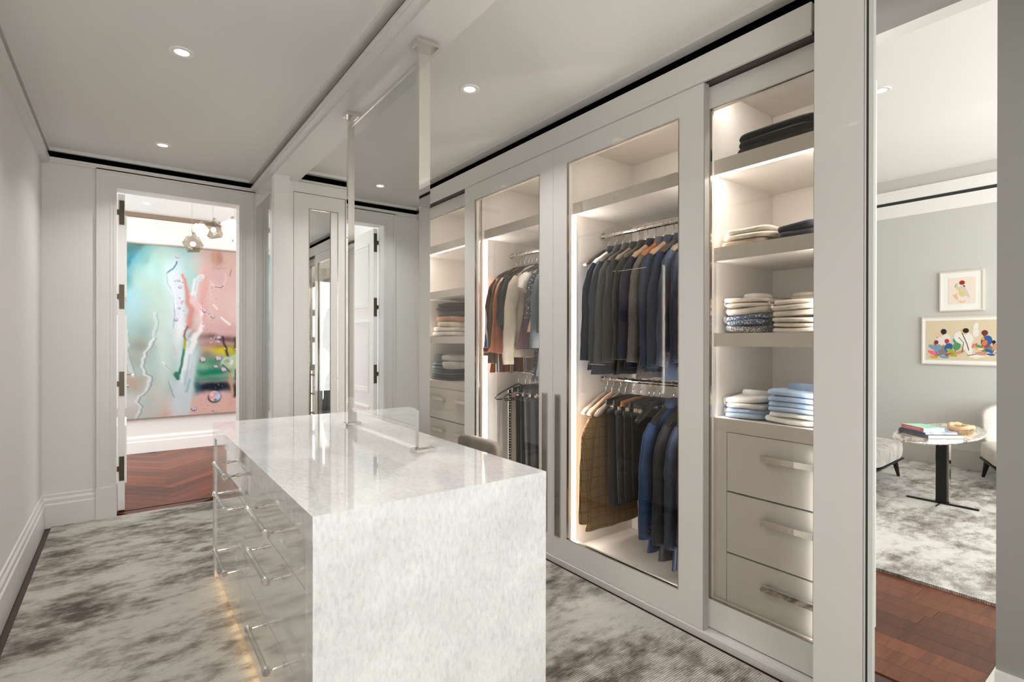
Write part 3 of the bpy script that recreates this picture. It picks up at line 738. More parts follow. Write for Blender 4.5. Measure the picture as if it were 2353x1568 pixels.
hanger('black clip hanger, empty, left of the bright blue jacket', 1.925, ZLo, HBLK, 'clip', 'hangers on the lower suit rail')
LOW = [(1.79, (52, 76, 116), 'bright_blue', 'bright blue jacket on the lower rail'), (1.70, (52, 54, 60), 'graphite', 'graphite jacket between the two blue ones on the lower rail'),
       (1.63, (60, 70, 92), 'steel', 'steel blue jacket with shiny cuff buttons on the lower rail'), (1.555, (50, 58, 76), 'ink', 'ink blue jacket nearest the door stile on the lower rail')]
for k, (y, col, nm, lab) in enumerate(LOW):
    M = cloth('wool_'+nm, col, .1, 120)
    hanger(f'black hanger inside the {nm.replace("_", " ")} jacket of the lower rail', y, ZLo, HBLK, 'wood', 'hangers on the lower suit rail')
    garment('jacket', lab, 'jacket', y, ZLo, M, length=.78+.02*k, flare=.04, group=LG, collar=M, buttons=4, sleeve=.58)
# blouse unit
BG = 'tops on the blouse rail'
STR = stripes('striped_silk', [(0, (122, 74, 44)), (.34, (226, 226, 222)), (.42, (60, 92, 140)), (.52, (226, 226, 222)), (.58, (96, 52, 38)), (.84, (40, 36, 40)), (.92, (122, 74, 44))], 2.6, 'X', 1.2)
STRC = stripes('striped_cuff', [(0, (116, 66, 44)), (.4, (228, 226, 222)), (.5, (52, 84, 132)), (.62, (228, 226, 222)), (.7, (116, 66, 44))], 8, 'Z', .6)
BL = [(3.245, STR, 'shirt', 'brown, white and blue striped shirt at the far end of the blouse rail', dict(length=.80, sleeve=.56, flare=.06, cuffm=STRC)),
      (3.195, cloth('olive_silk', (104, 92, 74), .1), 'blouse', 'olive brown blouse between the striped shirt and the coral one', dict(length=.55, sleeve=.62)),
      (3.145, cloth('coral_silk', (204, 132, 110), .08, 20), 'blouse', 'coral blouse with gathered frilled cuffs', dict(length=.62, sleeve=.54, bell=1.7, frill=True)),
      (3.095, cloth('black_satin', (40, 39, 40), .1, 20, .45), 'blouse', 'black satin blouse beside the coral one', dict(length=.48, sleeve=.30)),
      (3.05, cloth('charcoal_crepe', (58, 58, 58), .1), 'blouse', 'charcoal short-sleeved blouse behind the cream one', dict(length=.50, sleeve=.34, bell=1.4)),
      (2.995, cloth('cream_silk', (222, 212, 196), .06, 20), 'blouse', 'cream blouse with full sleeves on the blouse rail', dict(length=.68, sleeve=.62, srad=.058)),
      (2.93, cloth('plum_crepe', (104, 74, 80), .08), 'top', 'plum sleeveless top in front of the cream blouse', dict(length=.62, sleeve=0, flare=.09, hw=.16)),
      (2.87, cloth('white_cotton', (232, 226, 218), .05), 'top', 'white cap-sleeved top beside the plum one', dict(length=.40, sleeve=.10, hw=.17)),
      (2.82, cloth('peach_silk', (222, 182, 152), .06), 'top', 'peach sleeveless top behind the spotted dress', dict(length=.50, sleeve=0, hw=.16, flare=.08)),
      (2.765, dotted('spotted_crepe', (58, 60, 62), (214, 212, 206), 70, .22), 'dress', 'dark grey dress with white spots', dict(length=.84, sleeve=.3, hw=.185)),
      (2.70, cloth('steel_crepe', (104, 112, 118), .08), 'dress', 'steel grey dress beside the door stile', dict(length=.80, sleeve=.5)),
      (2.63, cloth('ink_crepe', (60, 62, 70), .08), 'dress', 'ink dress nearest the door stile on the blouse rail', dict(length=.82, sleeve=.4))]
for y, M, nm, lab, kw in BL:
    hanger('slim black hanger inside the '+lab.split(' at ')[0].split(' between')[0].split(' beside')[0], y, ZU, HBLK, 'slim', 'hangers on the blouse rail', hw=.17)
    garment(nm, lab, nm, y, ZU, M, group=BG, **kw)
hanger('slim black velvet hanger, empty, at the far end of the lower blouse rail', 3.22, ZLo, HBLK, 'slim', 'hangers on the lower blouse rail', hw=.20)
hanger('slim black velvet hanger, empty, second from the far end of the lower blouse rail', 3.13, ZLo, HBLK, 'slim', 'hangers on the lower blouse rail', hw=.19)
bt = thing('belt', 'black studded belt hanging below the velvet hanger', 'belt', (2.36, 3.15, .4))
obj('strap', box(2.30, 2.325, 3.13, 3.138, .13, .98), HBLK, bt)
bm = bmesh.new()
for k in range(42): superell((2.312, 3.128, .15+k*.0195), (.008, .005, .006), 1, 1, 6, 4, bm=bm)
s = obj('studs', bm, CHROME2, bt, smooth=True); s['kind'] = 'stuff'
for k, (y, nm, col, ln, hw) in enumerate(((3.07, 'black_crepe', (30, 30, 31), .86, .14), (3.00, 'black_wool', (36, 36, 38), .84, .15), (2.93, 'slate_crepe', (74, 78, 82), .80, .17), (2.86, 'soft_black', (44, 45, 47), .78, .17))):
    lab = ['black wide trousers beside the studded belt', 'soft black trousers in front of the wide ones', 'slate grey skirt in the lower blouse rail', 'black skirt behind the peach trousers'][k]
    hanger('clip hanger holding the '+lab, y, ZLo, HBLK, 'clip', 'hangers on the lower blouse rail')
    trousers(lab, y, ZLo, cloth(nm, col, .1, 60), ln, hw, 'bottoms on the lower blouse rail')
hanger('clip hanger holding the peach trousers', 2.76, ZLo, HBLK, 'clip', 'hangers on the lower blouse rail')
trousers('peach trousers hanging near the door stile', 2.76, ZLo, cloth('peach_crepe', (206, 158, 128), .06), .80, .16, 'bottoms on the lower blouse rail')

# ================================================================== FOLDED CLOTHES
def folded(name, label, cat, x0, x1, y0, y1, z0, h, M, layers=2, group=None, seed=1, wob=.006, collar=None, e=.35, film=False, skew=0.):
    cx, cy = (x0+x1)/2, (y0+y1)/2; t = thing(name, label, cat, (cx, cy, z0), group)
    for k in range(layers):
        hh = h/layers/2
        bm = superell((cx+skew*k*.01, cy+.004*math.sin(seed+k*2), z0+hh*(2*k+1)), ((x1-x0)/2-.004*(k % 2), (y1-y0)/2-.006*((k+seed) % 2), hh*1.04), .42, e, 34, 10, wob, seed+k)
        obj('fold', bm, M, t, smooth=True)
    if collar:
        zt = z0+h; bm = bmesh.new(); n = 22; A, B = [], []
        for k in range(n):
            a = R(-160)+R(320)*k/(n-1); r1, r2 = .058, .05
            px, py = cx-.02-r1*math.cos(a)*1.0, cy+r1*1.25*math.sin(a)
            A.append(bm.verts.new((px, py, zt-.012))); B.append(bm.verts.new((cx-.02-r2*math.cos(a), cy+r2*1.2*math.sin(a), zt+.022+.006*math.cos(a))))
        for k in range(n-1): bm.faces.new((A[k], A[k+1], B[k+1], B[k]))
        bmesh.ops.solidify(bm, geom=bm.faces[:], thickness=.003)
        obj('collar', bm, collar, t, smooth='auto')
    if film:
        obj('plastic_sleeve', superell((cx, cy, z0+h/2+.002), ((x1-x0)/2+.012, (y1-y0)/2+.016, h/2+.008), .5, .4, 40, 14, .012, seed+5, freq=14), FILM, t)
    return t
z = SH
BLKJ = cloth('black_denim', (40, 38, 36), .15, 60); ECRU = cloth('ecru_cotton', (226, 216, 202), .05, 40); BEIGE = cloth('beige_knit', (188, 172, 150), .08, 60)
WHT = cloth('white_poplin', (232, 230, 226), .04, 40); NAV = cloth('navy_knit', (40, 42, 52), .1, 40); LBL = cloth('pale_blue_cotton', (168, 190, 216), .05, 40)
GING = dotted('blue_print', (90, 106, 136), (222, 226, 232), 110, .34); GREYP = dotted('grey_print', (116, 116, 116), (216, 214, 210), 120, .3)
folded('jeans', 'folded black jeans, upper of the pair on the top shelf', 'jeans', 2.215, 2.60, .932, 1.30, z[0][1]+.034, .062, BLKJ, 2, 'black jeans on the top shelf', 1, .008)
folded('jeans', 'folded black jeans, lower of the pair on the top shelf', 'jeans', 2.215, 2.60, .932, 1.305, z[0][1], .034, BLKJ, 1, 'black jeans on the top shelf', 2)
folded('sweater', 'flat beige knit folded beneath the cream cable sweater', 'sweater', 2.215, 2.5, 1.15, 1.378, z[1][1], .026, BEIGE, 1, None, 3)
folded('sweater', 'cream cable sweater folded on the beige knit, second shelf', 'sweater', 2.215, 2.5, 1.13, 1.372, z[1][1]+.026, .052, ECRU, 2, None, 4, .012)
folded('sweater', 'folded navy sweater beside the cream one on the second shelf', 'sweater', 2.215, 2.5, .932, 1.115, z[1][1], .06, NAV, 2, None, 5, .012)
SG1, SG2 = 'shirts on the third shelf', 'shirts on the shelf above the drawers'
zz = z[2][1]
for k, (M, h, lab, lay) in enumerate(((GREYP, .036, 'grey speckled folded shirt at the bottom of the third-shelf stack', 1), (GING, .050, 'blue printed folded shirt in the middle of the third-shelf stack', 2),
                                      (ECRU, .036, 'ivory folded shirt on the blue printed one, third shelf', 1), (ECRU, .040, 'ivory folded shirt topmost of the third-shelf stack', 2))):
    folded('folded_shirt', lab, 'shirt', 2.235, 2.56, 1.165, 1.365, zz, h, M, lay, SG1, 10+k, .017, WHT if k == 3 else None, film=(k >= 1)); zz += h-.002
zz = z[2][1]
for k, h in enumerate((.045, .052, .052)):
    folded('folded_shirt', ['ivory shirt at the bottom of the stack beside the end panel, third shelf', 'ivory shirt in the middle of the stack beside the end panel, third shelf', 'ivory shirt on top of the stack beside the end panel, third shelf'][k],
           'shirt', 2.225, 2.56, .932, 1.145, zz, h, ECRU, 2, SG1, 20+k, .016, ECRU, film=True); zz += h-.002
zz = z[3][1]
for k, (M, h) in enumerate(((LBL, .048), (WHT, .055))):
    folded('folded_shirt', ['pale blue folded shirt under the white one above the drawers', 'white folded shirt in clear film above the drawers'][k], 'shirt', 2.245, 2.56, 1.18, 1.365, zz, h, M, 2, SG2, 30+k, .018, WHT, film=True); zz += h-.002
zz = z[3][1]
for k, (M, h, cl) in enumerate(((WHT, .05, WHT), (LBL, .05, WHT), (LBL, .05, LBL))):
    folded('folded_shirt', ['white shirt at the bottom of the stack above the drawers', 'pale blue shirt with white collar in the stack above the drawers', 'pale blue shirt topmost above the drawers'][k], 'shirt', 2.225, 2.55, .935, 1.165, zz, h, M, 2, SG2, 40+k, .016, cl, film=(k == 0)); zz += h-.002
folded('sweater', 'white knit lying on the top shelf above the suits', 'sweater', 2.34, 2.6, 2.02, 2.22, z[0][1], .05, ECRU, 2, None, 50, .014)
# knitwear and jeans in the far shelf unit
zz = z[2][1]
for k, (col, h, nm, lab, ya, yb) in enumerate((((236, 230, 222), .085, 'white_fleece', 'white fleece folded at the bottom of the knitwear pile', 3.93, 4.30), ((238, 226, 204), .05, 'ivory_knit', 'ivory knit with yellow trim above the white fleece', 3.93, 4.20),
                                                  ((214, 168, 142), .05, 'peach_knit', 'peach knit in the middle of the knitwear pile', 3.93, 4.235), ((78, 76, 74), .055, 'slate_knit', 'slate knit below the topmost charcoal one', 3.93, 4.23), ((62, 58, 55), .07, 'charcoal_knit', 'charcoal pinstriped knit topmost of the knitwear pile', 3.93, 4.215))):
    folded('sweater', lab, 'sweater', 2.25, 2.6, ya, yb, zz, h, cloth(nm, col, .08, 40), 1 if h < .06 else 2, 'knitwear pile in the far shelf unit', 60+k, .012, e=.5); zz += h-.003
zz = z[3][1]
for k, (col, h, lab, ya) in enumerate((((62, 68, 72), .05, 'dark jeans at the bottom of the denim pile', 4.40), ((84, 92, 94), .055, 'grey jeans second from the bottom of the denim pile', 4.385), ((92, 100, 102), .06, 'washed grey jeans third in the denim pile', 4.37), ((76, 82, 84), .075, 'grey jeans topmost of the denim pile', 4.27))):
    folded('jeans', lab, 'jeans', 2.25, 2.6, 3.93, min(4.325, ya), zz, h, cloth('denim_%d' % k, col, .12, 50), 2, 'denim pile in the far shelf unit', 70+k, .014, e=.5); zz += h-.004
folded('sweater', 'pale grey knit slumped on the denim pile', 'sweater', 2.24, 2.5, 3.9, 4.1, z[3][1]+.105, .13, cloth('pale_grey_knit', (200, 200, 196), .06, 40), 2, None, 80, .016, e=.6)

# ================================================================== HALL: painting + chandelier
def paint_field(s, t):
    """colours (0..255) of the abstract picture; s runs 0..1 over the stretch seen through the doorway, t 0..1 top to bottom"""
    def fbm(f, seed, oct=4, ax=1., ay=1.):
        r = np.random.default_rng(seed); out = np.zeros_like(s); a = 1.
        for o in range(oct):
            for q in range(5):
                k = r.normal(size=2)*f*2**o; out += a*np.sin(k[0]*s*6*ax+k[1]*t*10*ay+r.random()*6.28)/4
            a *= .55
        return out
    n1, n2, n3, n4 = fbm(.35, 1), fbm(.8, 2), fbm(2.2, 3), fbm(5, 9, 3)
    sw, tw = s+.035*n2+.010*n3, t+.02*n1+.006*n3
    c = lambda *v: np.array(v, float)
    col = np.zeros(s.shape+(3,))
    def blend(m, colr):
        nonlocal col; m = np.clip(m, 0, 1)[..., None]; col = col*(1-m)+colr*m
    def sm(a, b, x): x = np.clip((x-a)/(b-a), 0, 1); return x*x*(3-2*x)
    def g(cs, ct, rs, rt, ang=0., p=2.):
        ca, sa = math.cos(ang), math.sin(ang); ds, dt = sw-cs, (tw-ct)*1.745; a = (ds*ca+dt*sa)/rs; b = (-ds*sa+dt*ca)/(rt*1.745); return np.exp(-(a*a+b*b)**(p/2))
    col[:] = c(172, 208, 206)
    blend(sm(.0, .9, t)*.35, c(206, 206, 196))
    for q in ((.02, .03, .14, .05, -.9, (70, 122, 124)), (.13, .01, .09, .035, -.9, (84, 112, 108)), (.02, .12, .16, .035, -1.0, (46, 120, 142)), (.0, .21, .12, .05, -1.0, (52, 124, 146)), (.12, .09, .20, .018, -1.0, (96, 168, 182)), (.2, .07, .2, .03, -1.0, (120, 168, 166)), (.03, .30, .10, .035, -.8, (160, 206, 224)), (.08, .36, .12, .05, -.6, (176, 212, 222)), (.33, .06, .10, .08, 0, (160, 190, 178)), (.22, .25, .1, .12, -1., (178, 204, 192)), (.24, .42, .1, .12, 0, (190, 210, 198)), (.15, .50, .14, .06, 0, (160, 184, 180)), (.12, .58, .12, .045, 0, (158, 160, 148)), (.06, .66, .1, .05, 0, (172, 176, 166)), (.12, .80, .1, .06, 0, (190, 172, 156)), (.24, .85, .1, .06, 0, (206, 202, 192)), (.05, .78, .05, .03, 0, (196, 170, 154)), (.06, .90, .08, .05, 0, (226, 216, 214)), (.10, .97, .2, .03, 0, (214, 200, 192))):
        blend(g(*q[:5])*.92, c(*q[5]))
    blend(g(.30, .62, .07, .26)*.75, c(218, 232, 224)); blend(g(.36, .35, .045, .3)*.6, c(212, 228, 226))
    blend(g(.445, .33, .075, .24, 0, 4)*.9, c(228, 230, 240)); blend(g(.43, .18, .06, .1)*.6, c(206, 220, 234)); blend(g(.44, .50, .06, .12)*.8, c(240, 240, 242))
    pk = sm(.575, .665, sw+.02*n3); blend(pk*(1-sm(.9, 1., t)*.2), c(228, 190, 184)); blend(g(.62, .06, .08, .08)*.6, c(226, 218, 208)); blend(g(.79, .055, .05, .05, 0, 4)*.9, c(214, 168, 140)); blend(g(.84, .05, .035, .04, 0, 4)*.7, c(186, 136, 122)); blend(g(.95, .08, .08, .1)*.7, c(236, 200, 184)); blend(g(.68, .3, .03, .16)*.5, c(222, 150, 142)); blend(g(.85, .3, .14, .1)*.5, c(232, 198, 196)); blend(g(.97, .34, .08, .12)*.6, c(242, 208, 196))
    blend(g(.80, .165, .085, .055, 0, 4)*.7, c(224, 184, 186)); blend(g(.74, .47, .12, .04)*.7, c(220, 172, 172)); blend(g(.93, .47, .08, .03)*.6, c(214, 164, 172))
    hw = sm(.56, .63, sw+.01*n3)
    blend(g(.84, .535, .30, .024)*hw*.95, c(112, 78, 84)); blend(g(.66, .575, .10, .035)*hw*.8, c(196, 150, 146)); blend(g(.86, .585, .2, .022)*hw*.8, c(132, 100, 84)); blend(g(.86, .612, .15, .026)*hw*1.1, c(222, 206, 36)); blend(g(.66, .635, .1, .022)*hw*.8, c(150, 124, 100)); blend(g(.98, .63, .08, .03)*.8, c(170, 180, 60))
    blend(g(.72, .67, .2, .03)*hw, c(86, 148, 116)); blend(g(.70, .735, .22, .04)*hw*1.1, c(26, 128, 98)); blend(g(.64, .70, .06, .03)*hw*.7, c(150, 196, 168)); blend(g(.88, .77, .12, .02)*hw*.8, c(140, 180, 148)); blend(g(.74, .785, .2, .018)*hw*.9, c(70, 140, 110)); blend(g(.77, .835, .22, .032, 0, 3)*hw*1.1, c(22, 34, 48)); blend(g(.61, .83, .03, .04)*.7, c(40, 96, 110))
    blend(sm(.86, .91, tw)*sm(.52, .62, sw), c(234, 186, 178)); blend(g(.85, .96, .3, .03)*.7, c(238, 196, 180)); blend(g(.45, .965, .16, .05)*.8, c(234, 196, 180)); blend(g(.36, .90, .1, .05)*.6, c(228, 204, 198)); blend(g(.42, .99, .08, .02)*.7, c(228, 160, 136))
    blend((1-sm(.545, .59, sw))*sm(.56, .66, t)*sm(.36, .47, sw)*.85, c(218, 228, 236)); blend(g(.53, .74, .03, .14)*.6, c(198, 216, 228))
    def ribbon(pts, w, colr, k=1., jag=.006, w2=None, p=2.):
        pts = np.array(pts); d = np.full(s.shape, 9.); along = np.zeros_like(s); S2 = s+jag*n4+jag*.8*n3; n = len(pts)-1
        for i, ((a, b), (e, f)) in enumerate(zip(pts, pts[1:])):
            vx, vy = e-a, (f-b)*1.745; px, py = S2-a, (t-b)*1.745; q = np.clip((px*vx+py*vy)/(vx*vx+vy*vy+1e-9), 0, 1)
            dd = np.hypot(px-q*vx, py-q*vy); mk = dd < d; along = np.where(mk, (i+q)/n, along); d = np.minimum(d, dd)
        ww = w if w2 is None else w+(w2-w)*along
        blend(np.exp(-(d/ww)**p)*k, colr)
    # pale rivulets
    ribbon([(.655, .165), (.60, .19), (.58, .26), (.575, .31), (.62, .345), (.645, .385), (.625, .43), (.65, .46), (.64, .49), (.60, .525), (.575, .55), (.59, .56), (.56, .60), (.53, .64), (.51, .72)], .026, c(246, 243, 244), .95, .004, .03, 4)
    ribbon([(.57, .30), (.615, .345), (.61, .40), (.62, .44), (.60, .49)], .038, c(230, 186, 182), .8, .004, .03, 4)
    ribbon([(.48, .16), (.505, .19), (.515, .25), (.53, .29), (.525, .33), (.565, .365), (.55, .41), (.545, .47)], .012, c(222, 142, 132), .95, .004, .03, 3)
    ribbon([(.655, .165), (.605, .19), (.585, .25)], .014, c(186, 208, 222), .8); ribbon([(.58, .26), (.595, .31)], .010, c(206, 224, 232), .8)
    ribbon([(.345, .16), (.36, .15), (.41, .125), (.43, .085)], .0055, c(52, 112, 140), 1., .004); ribbon([(.345, .16), (.35, .21), (.40, .27), (.41, .38), (.40, .48)], .006, c(150, 190, 206), .8, .004); ribbon([(.36, .16), (.40, .26), (.42, .36)], .012, c(244, 246, 250), .6)
    ribbon([(.53, .47), (.505, .50), (.50, .53), (.51, .555)], .010, c(140, 92, 100), .9, .003); ribbon([(.59, .49), (.56, .51), (.54, .53)], .014, c(206, 154, 156), .8)
    ribbon([(.51, .56), (.505, .59), (.49, .645), (.475, .70), (.455, .75)], .016, c(54, 128, 106), 1., .002, .013, 4); ribbon([(.51, .555), (.50, .60)], .013, c(196, 178, 40), 1., .002); ribbon([(.43, .755), (.44, .78)], .03, c(46, 122, 96), .95, .002, .018, 4); ribbon([(.525, .56), (.51, .63), (.485, .72), (.475, .80)], .010, c(238, 246, 248), .9, .002)
    ribbon([(.545, .64), (.52, .74), (.50, .82)], .009, c(176, 200, 220), .8, .002); ribbon([(.40, .585), (.43, .64)], .012, c(216, 196, 198), .8)
    ribbon([(.36, .79), (.38, .85), (.41, .89)], .006, c(150, 168, 176), .9, .004); ribbon([(.37, .79), (.42, .86), (.47, .92), (.49, 1.)], .016, c(212, 222, 232), .8, .006); ribbon([(.52, .86), (.54, .79)], .012, c(150, 190, 186), .8)
    ribbon([(.31, .68), (.36, .725)], .009, c(244, 248, 246), .9); ribbon([(.33, .695), (.37, .73)], .004, c(120, 150, 160), .7)
    # wavy contours, lower left
    for dx, w, cl, k in ((0, .020, (214, 224, 226), .85), (.012, .006, (132, 144, 150), .75), (-.014, .006, (244, 246, 244), .8)):
        ribbon([(.245+dx, .54), (.20+dx, .60), (.17+dx, .63), (.145+dx, .70), (.17+dx, .745), (.205+dx, .76), (.20+dx, .82), (.155+dx, .87), (.115+dx, .875), (.10+dx, .91), (.135+dx, .935), (.115+dx, .97), (.10+dx, 1.)], w, c(*cl), k, .011)
        ribbon([(.02+dx, .50), (.035+dx, .57), (.02+dx, .63), (.05+dx, .70), (.07+dx, .76)], w*.6, c(*cl), k*.8, .010)
        ribbon([(.25+dx, .39), (.26+dx, .47), (.24+dx, .53)], w*.6, c(*cl), k*.7, .008)
    # dark twigs on the right
    ribbon([(.85, .53), (.86, .57), (.885, .60), (.90, .655)], .010, c(78, 52, 58), .95, .003, .014); ribbon([(.965, .54), (.975, .58), (.975, .61)], .013, c(86, 84, 44), .95, .008); ribbon([(.84, .70), (.85, .68), (.885, .66), (.93, .665), (.965, .65)], .016, c(206, 222, 196), .9, .006)
    ribbon([(.88, .70), (.92, .72), (.95, .71), (.97, .67), (.985, .70), (.965, .77)], .03, c(182, 208, 166), .95, .004); ribbon([(.93, .70), (.945, .68)], .018, c(246, 244, 232), .9); ribbon([(.845, .705), (.87, .715), (.905, .735), (.925, .76)], .006, c(84, 74, 30), .95, .003)
    ribbon([(.925, .76), (.93, .82), (.945, .87), (.915, .96)], .014, c(230, 182, 158), .95, .004, .02); ribbon([(.925, .76), (.935, .86)], .004, c(190, 130, 60), .9); ribbon([(.98, .74), (.985, .82), (.97, .90)], .012, c(28, 42, 38), .95, .005, .02)
    ribbon([(.73, .19), (.77, .215), (.82, .225), (.855, .21), (.88, .17), (.875, .14)], .010, c(240, 212, 214), .9, .003); ribbon([(.78, .222), (.83, .226), (.855, .213)], .0035, c(92, 64, 76), .95, .002); ribbon([(.92, .15), (.935, .11)], .004, c(164, 116, 120), .9); ribbon([(.74, .20), (.72, .24), (.75, .30)], .004, c(240, 214, 212), .8)
    ribbon([(.835, .41), (.87, .43), (.915, .452)], .008, c(252, 250, 250), 1., .003, .012); ribbon([(.77, .335), (.80, .36)], .007, c(250, 246, 246), 1., .004)
    for q in range(26):
        r = np.random.default_rng(40+q); x0, y0 = .70+.3*r.random(), .62+.18*r.random()
        ribbon([(.735+.18*r.random(), .05+.07*r.random()), (.74+.11*r.random(), .075+.04*r.random())], .002, c(170, 120, 112), .35, .008) if q < 12 else None
    rng = np.random.default_rng(5)
    def drop(cs, ct, r, el=1.):
        ds, dt = s-cs, (t-ct)*1.745/el; d = np.hypot(ds, dt)/r; u, v = np.clip(ds/r, -1, 1), np.clip(dt/r, -1, 1); wv = np.sin(ds/r*3+dt/r*4)
        m = sm(1.04, .94, d); blend(m, np.stack([226-36*u+16*wv, 196+24*u+10*v+10*wv, 206+34*u+8*wv], -1))
        blend(np.exp(-((d-.93)/.13)**2)*sm(-.5, .8, (v-.4*u)*.9)*.95, c(44, 70, 78)); blend(np.exp(-((d-.95)/.08)**2)*sm(-.2, .9, u)*.8, c(86, 130, 170)); blend(np.exp(-(((ds-.1*r)**2+(dt-.55*r)**2)/(.2*r)**2))*.8, c(30, 76, 66)); blend(np.exp(-(((ds+.4*r)**2+(dt+.3*r)**2)/(.2*r)**2))*.9, c(254, 252, 252))
    for q in ((.775, .90, .064), (.585, .965, .026), (.665, .67, .026, 1.2), (.81, .665, .028), (.785, .715, .022, .7), (.86, .735, .026), (.815, .535, .018), (.81, .562, .016), (.76, .405, .020, 1.), (.68, .37, .020, 1.2), (.425, .43, .017), (.45, .195, .015), (.46, .235, .016), (.435, .055, .016), (.455, .36, .014), (.48, .32, .012), (.455, .30, .008), (.76, .985, .012), (.785, .995, .013), (.665, .45, .010), (.72, .385, .009), (.42, .20, .010), (.48, .205, .008), (.975, .61, .012), (.87, .605, .012), (.71, .95, .008), (.69, .93, .007), (.505, .40, .007), (.49, .375, .006)): drop(*q)
    for k in range(90): drop(rng.uniform(.6, .82), rng.uniform(.16, .5), rng.uniform(.0015, .005))
    for k in range(26): drop(rng.uniform(.73, .80), rng.uniform(.53, .57), rng.uniform(.002, .008))
    for k in range(30): drop(rng.uniform(.40, .52), rng.uniform(.1, .5), rng.uniform(.002, .006))
    for k in range(16): drop(rng.uniform(.62, .98), rng.uniform(.82, 1.), rng.uniform(.002, .006))
    return np.clip(col+n3[..., None]*2, 0, 255)
def painting():
    """large abstract picture: colours computed per vertex (flat print)"""
    x0, x1, z0, z1 = -.75, 2.0, .42, 2.487
    xs = np.concatenate([np.linspace(x0, -.01, 18), np.linspace(0, 1.25, 250), np.linspace(1.27, x1, 14)]); nx, nz = len(xs), 340
    X, Z = np.meshgrid(xs, np.linspace(z1, z0, nz))
    col = paint_field(X/1.185, (z1-Z)/(z1-z0))/255; linc = np.where(col <= .04045, col/12.92, ((col+.055)/1.055)**2.4)*.70
    me = bpy.data.meshes.new('printed_face'); verts = [(float(a), 7.5795, float(b)) for a, b in zip(X.ravel(), Z.ravel())]
    idx = np.arange(nx*nz).reshape(nz, nx); f = np.stack([idx[:-1, :-1], idx[1:, :-1], idx[1:, 1:], idx[:-1, 1:]], -1).reshape(-1, 4)
    me.from_pydata(verts, [], f.tolist()); at = me.color_attributes.new('col', 'FLOAT_COLOR', 'POINT')
    at.data.foreach_set('color', np.concatenate([linc.reshape(-1, 3), np.ones((nx*nz, 1))], 1).astype(np.float32).ravel())
    M = mat('painting_print', (200, 200, 200), .75, spec=.15); k = N(M); a = k.n('ShaderNodeVertexColor', layer_name='col'); k.color(a.outputs['Color'])
    me.materials.append(M)
    t = thing('abstract_painting', 'large abstract painting of blurred teal, pink and green drips on the hall wall', 'painting', (.6, 7.6, 1.45))
    o = bpy.data.objects.new('printed_face', me); C.objects.link(o); o.parent = t; o.location = -Vector((.6, 7.6, 1.45))
    obj('frame', boxes([(x0-.012, x0, 7.575, 7.606, z0-.012, z1+.012), (x1, x1+.012, 7.575, 7.606, z0-.012, z1+.012), (x0, x1, 7.575, 7.606, z0-.012, z0), (x0, x1, 7.575, 7.606, z1, z1+.012), (x0, x1, 7.585, 7.606, z0, z1)]), mat('frame_taupe', (150, 132, 118), .5), t)
painting()
chd = thing('chandelier', 'branching chandelier of faceted clear and opal glass hanging in the hall', 'chandelier', (.8, 6.4, 2.86))
OPAL = mat('opal_glass', (255, 252, 246), .3, emit=(255, 246, 232), es=.9); BULB = mat('bulb', (255, 255, 250), .3, emit=(255, 244, 224), es=9.)
SH_ = [((.575, 6.4, 2.36), .105, SMOKE), ((.645, 6.42, 2.515), .085, OPAL), ((.76, 6.38, 2.53), .11, SMOKE), ((.935, 6.4, 2.565), .12, OPAL), ((1.035, 6.42, 2.43), .09, OPAL), ((1.16, 6.38, 2.52), .09, SMOKE)]
for k, (p, r, M) in enumerate(SH_):
    bm = bmesh.new(); bmesh.ops.create_icosphere(bm, subdivisions=1, radius=r)
    bmesh.ops.rotate(bm, verts=bm.verts, cent=(0, 0, 0), matrix=Matrix.Rotation(.5+k*.9, 3, 'Y') @ Matrix.Rotation(.3+k, 3, 'Z')); bmesh.ops.translate(bm, verts=bm.verts, vec=p)
    sh = obj('glass_shade', bm, M, chd)
    if M is SMOKE: obj('bulb', superell(p, (.026, .026, .026), 1, 1, 12, 8), BULB, sh, smooth=True)
    obj('socket', tube([Vector(p)+Vector((0, 0, r*.7)), Vector(p)+Vector((.02, 0, r*1.12))], .02, 8), CHROME2, sh)
for a, b in zip(SH_, SH_[1:]): obj('arm', tube([Vector(a[0])+Vector((0, 0, a[1]*.9)), Vector(b[0])-Vector((b[1]*.9, 0, 0))], .009, 8), CHROME2, chd)
for x, y, z in ((.565, 6.4, 2.46), (.755, 6.38, 2.62), (.965, 6.4, 2.67), (1.16, 6.38, 2.61)):
    obj('wire', tube([(x, y, z), (x, y, 2.86)], .0015, 6), CHROME2, chd); obj('ceiling_cup', lathe([(0, 0), (.012, 0), (.014, -.03), (0, -.03)], (x, y, 2.86), 12), CHROME2, chd)

# ================================================================== SITTING ROOM
def oval():
    bm = lathe([(0, .556), (.86, .556), (.97, .564), (1.0, .574), (.99, .585), (0, .585)], (0, 0, 0), 56)
    for v in bm.verts:
        a = math.atan2(v.co.y, v.co.x); w = 1+.025*math.sin(3*a+.5)
        v.co.x = 5.50+v.co.x*.70*w; v.co.y = 1.35+v.co.y*.262*w
    return bm
tb = thing('side_table', 'oval veined marble side table on a black and chrome column', 'table', (5.41, 1.32, .016))
obj('tabletop', oval(), MARBLE, tb, smooth='auto')
obj('column', box(5.372, 5.40, 1.281, 1.353, .02, .556), BLK, tb); obj('column_plate', box(5.40, 5.452, 1.272, 1.362, .02, .556), CHROME, tb, bevel=.002)
obj('foot', box(5.36, 5.385, 1.08, 1.55, .016, .028), BLK, tb); obj('foot', box(4.95, 5.83, 1.302, 1.314, .016, .03), CHROME, tb)
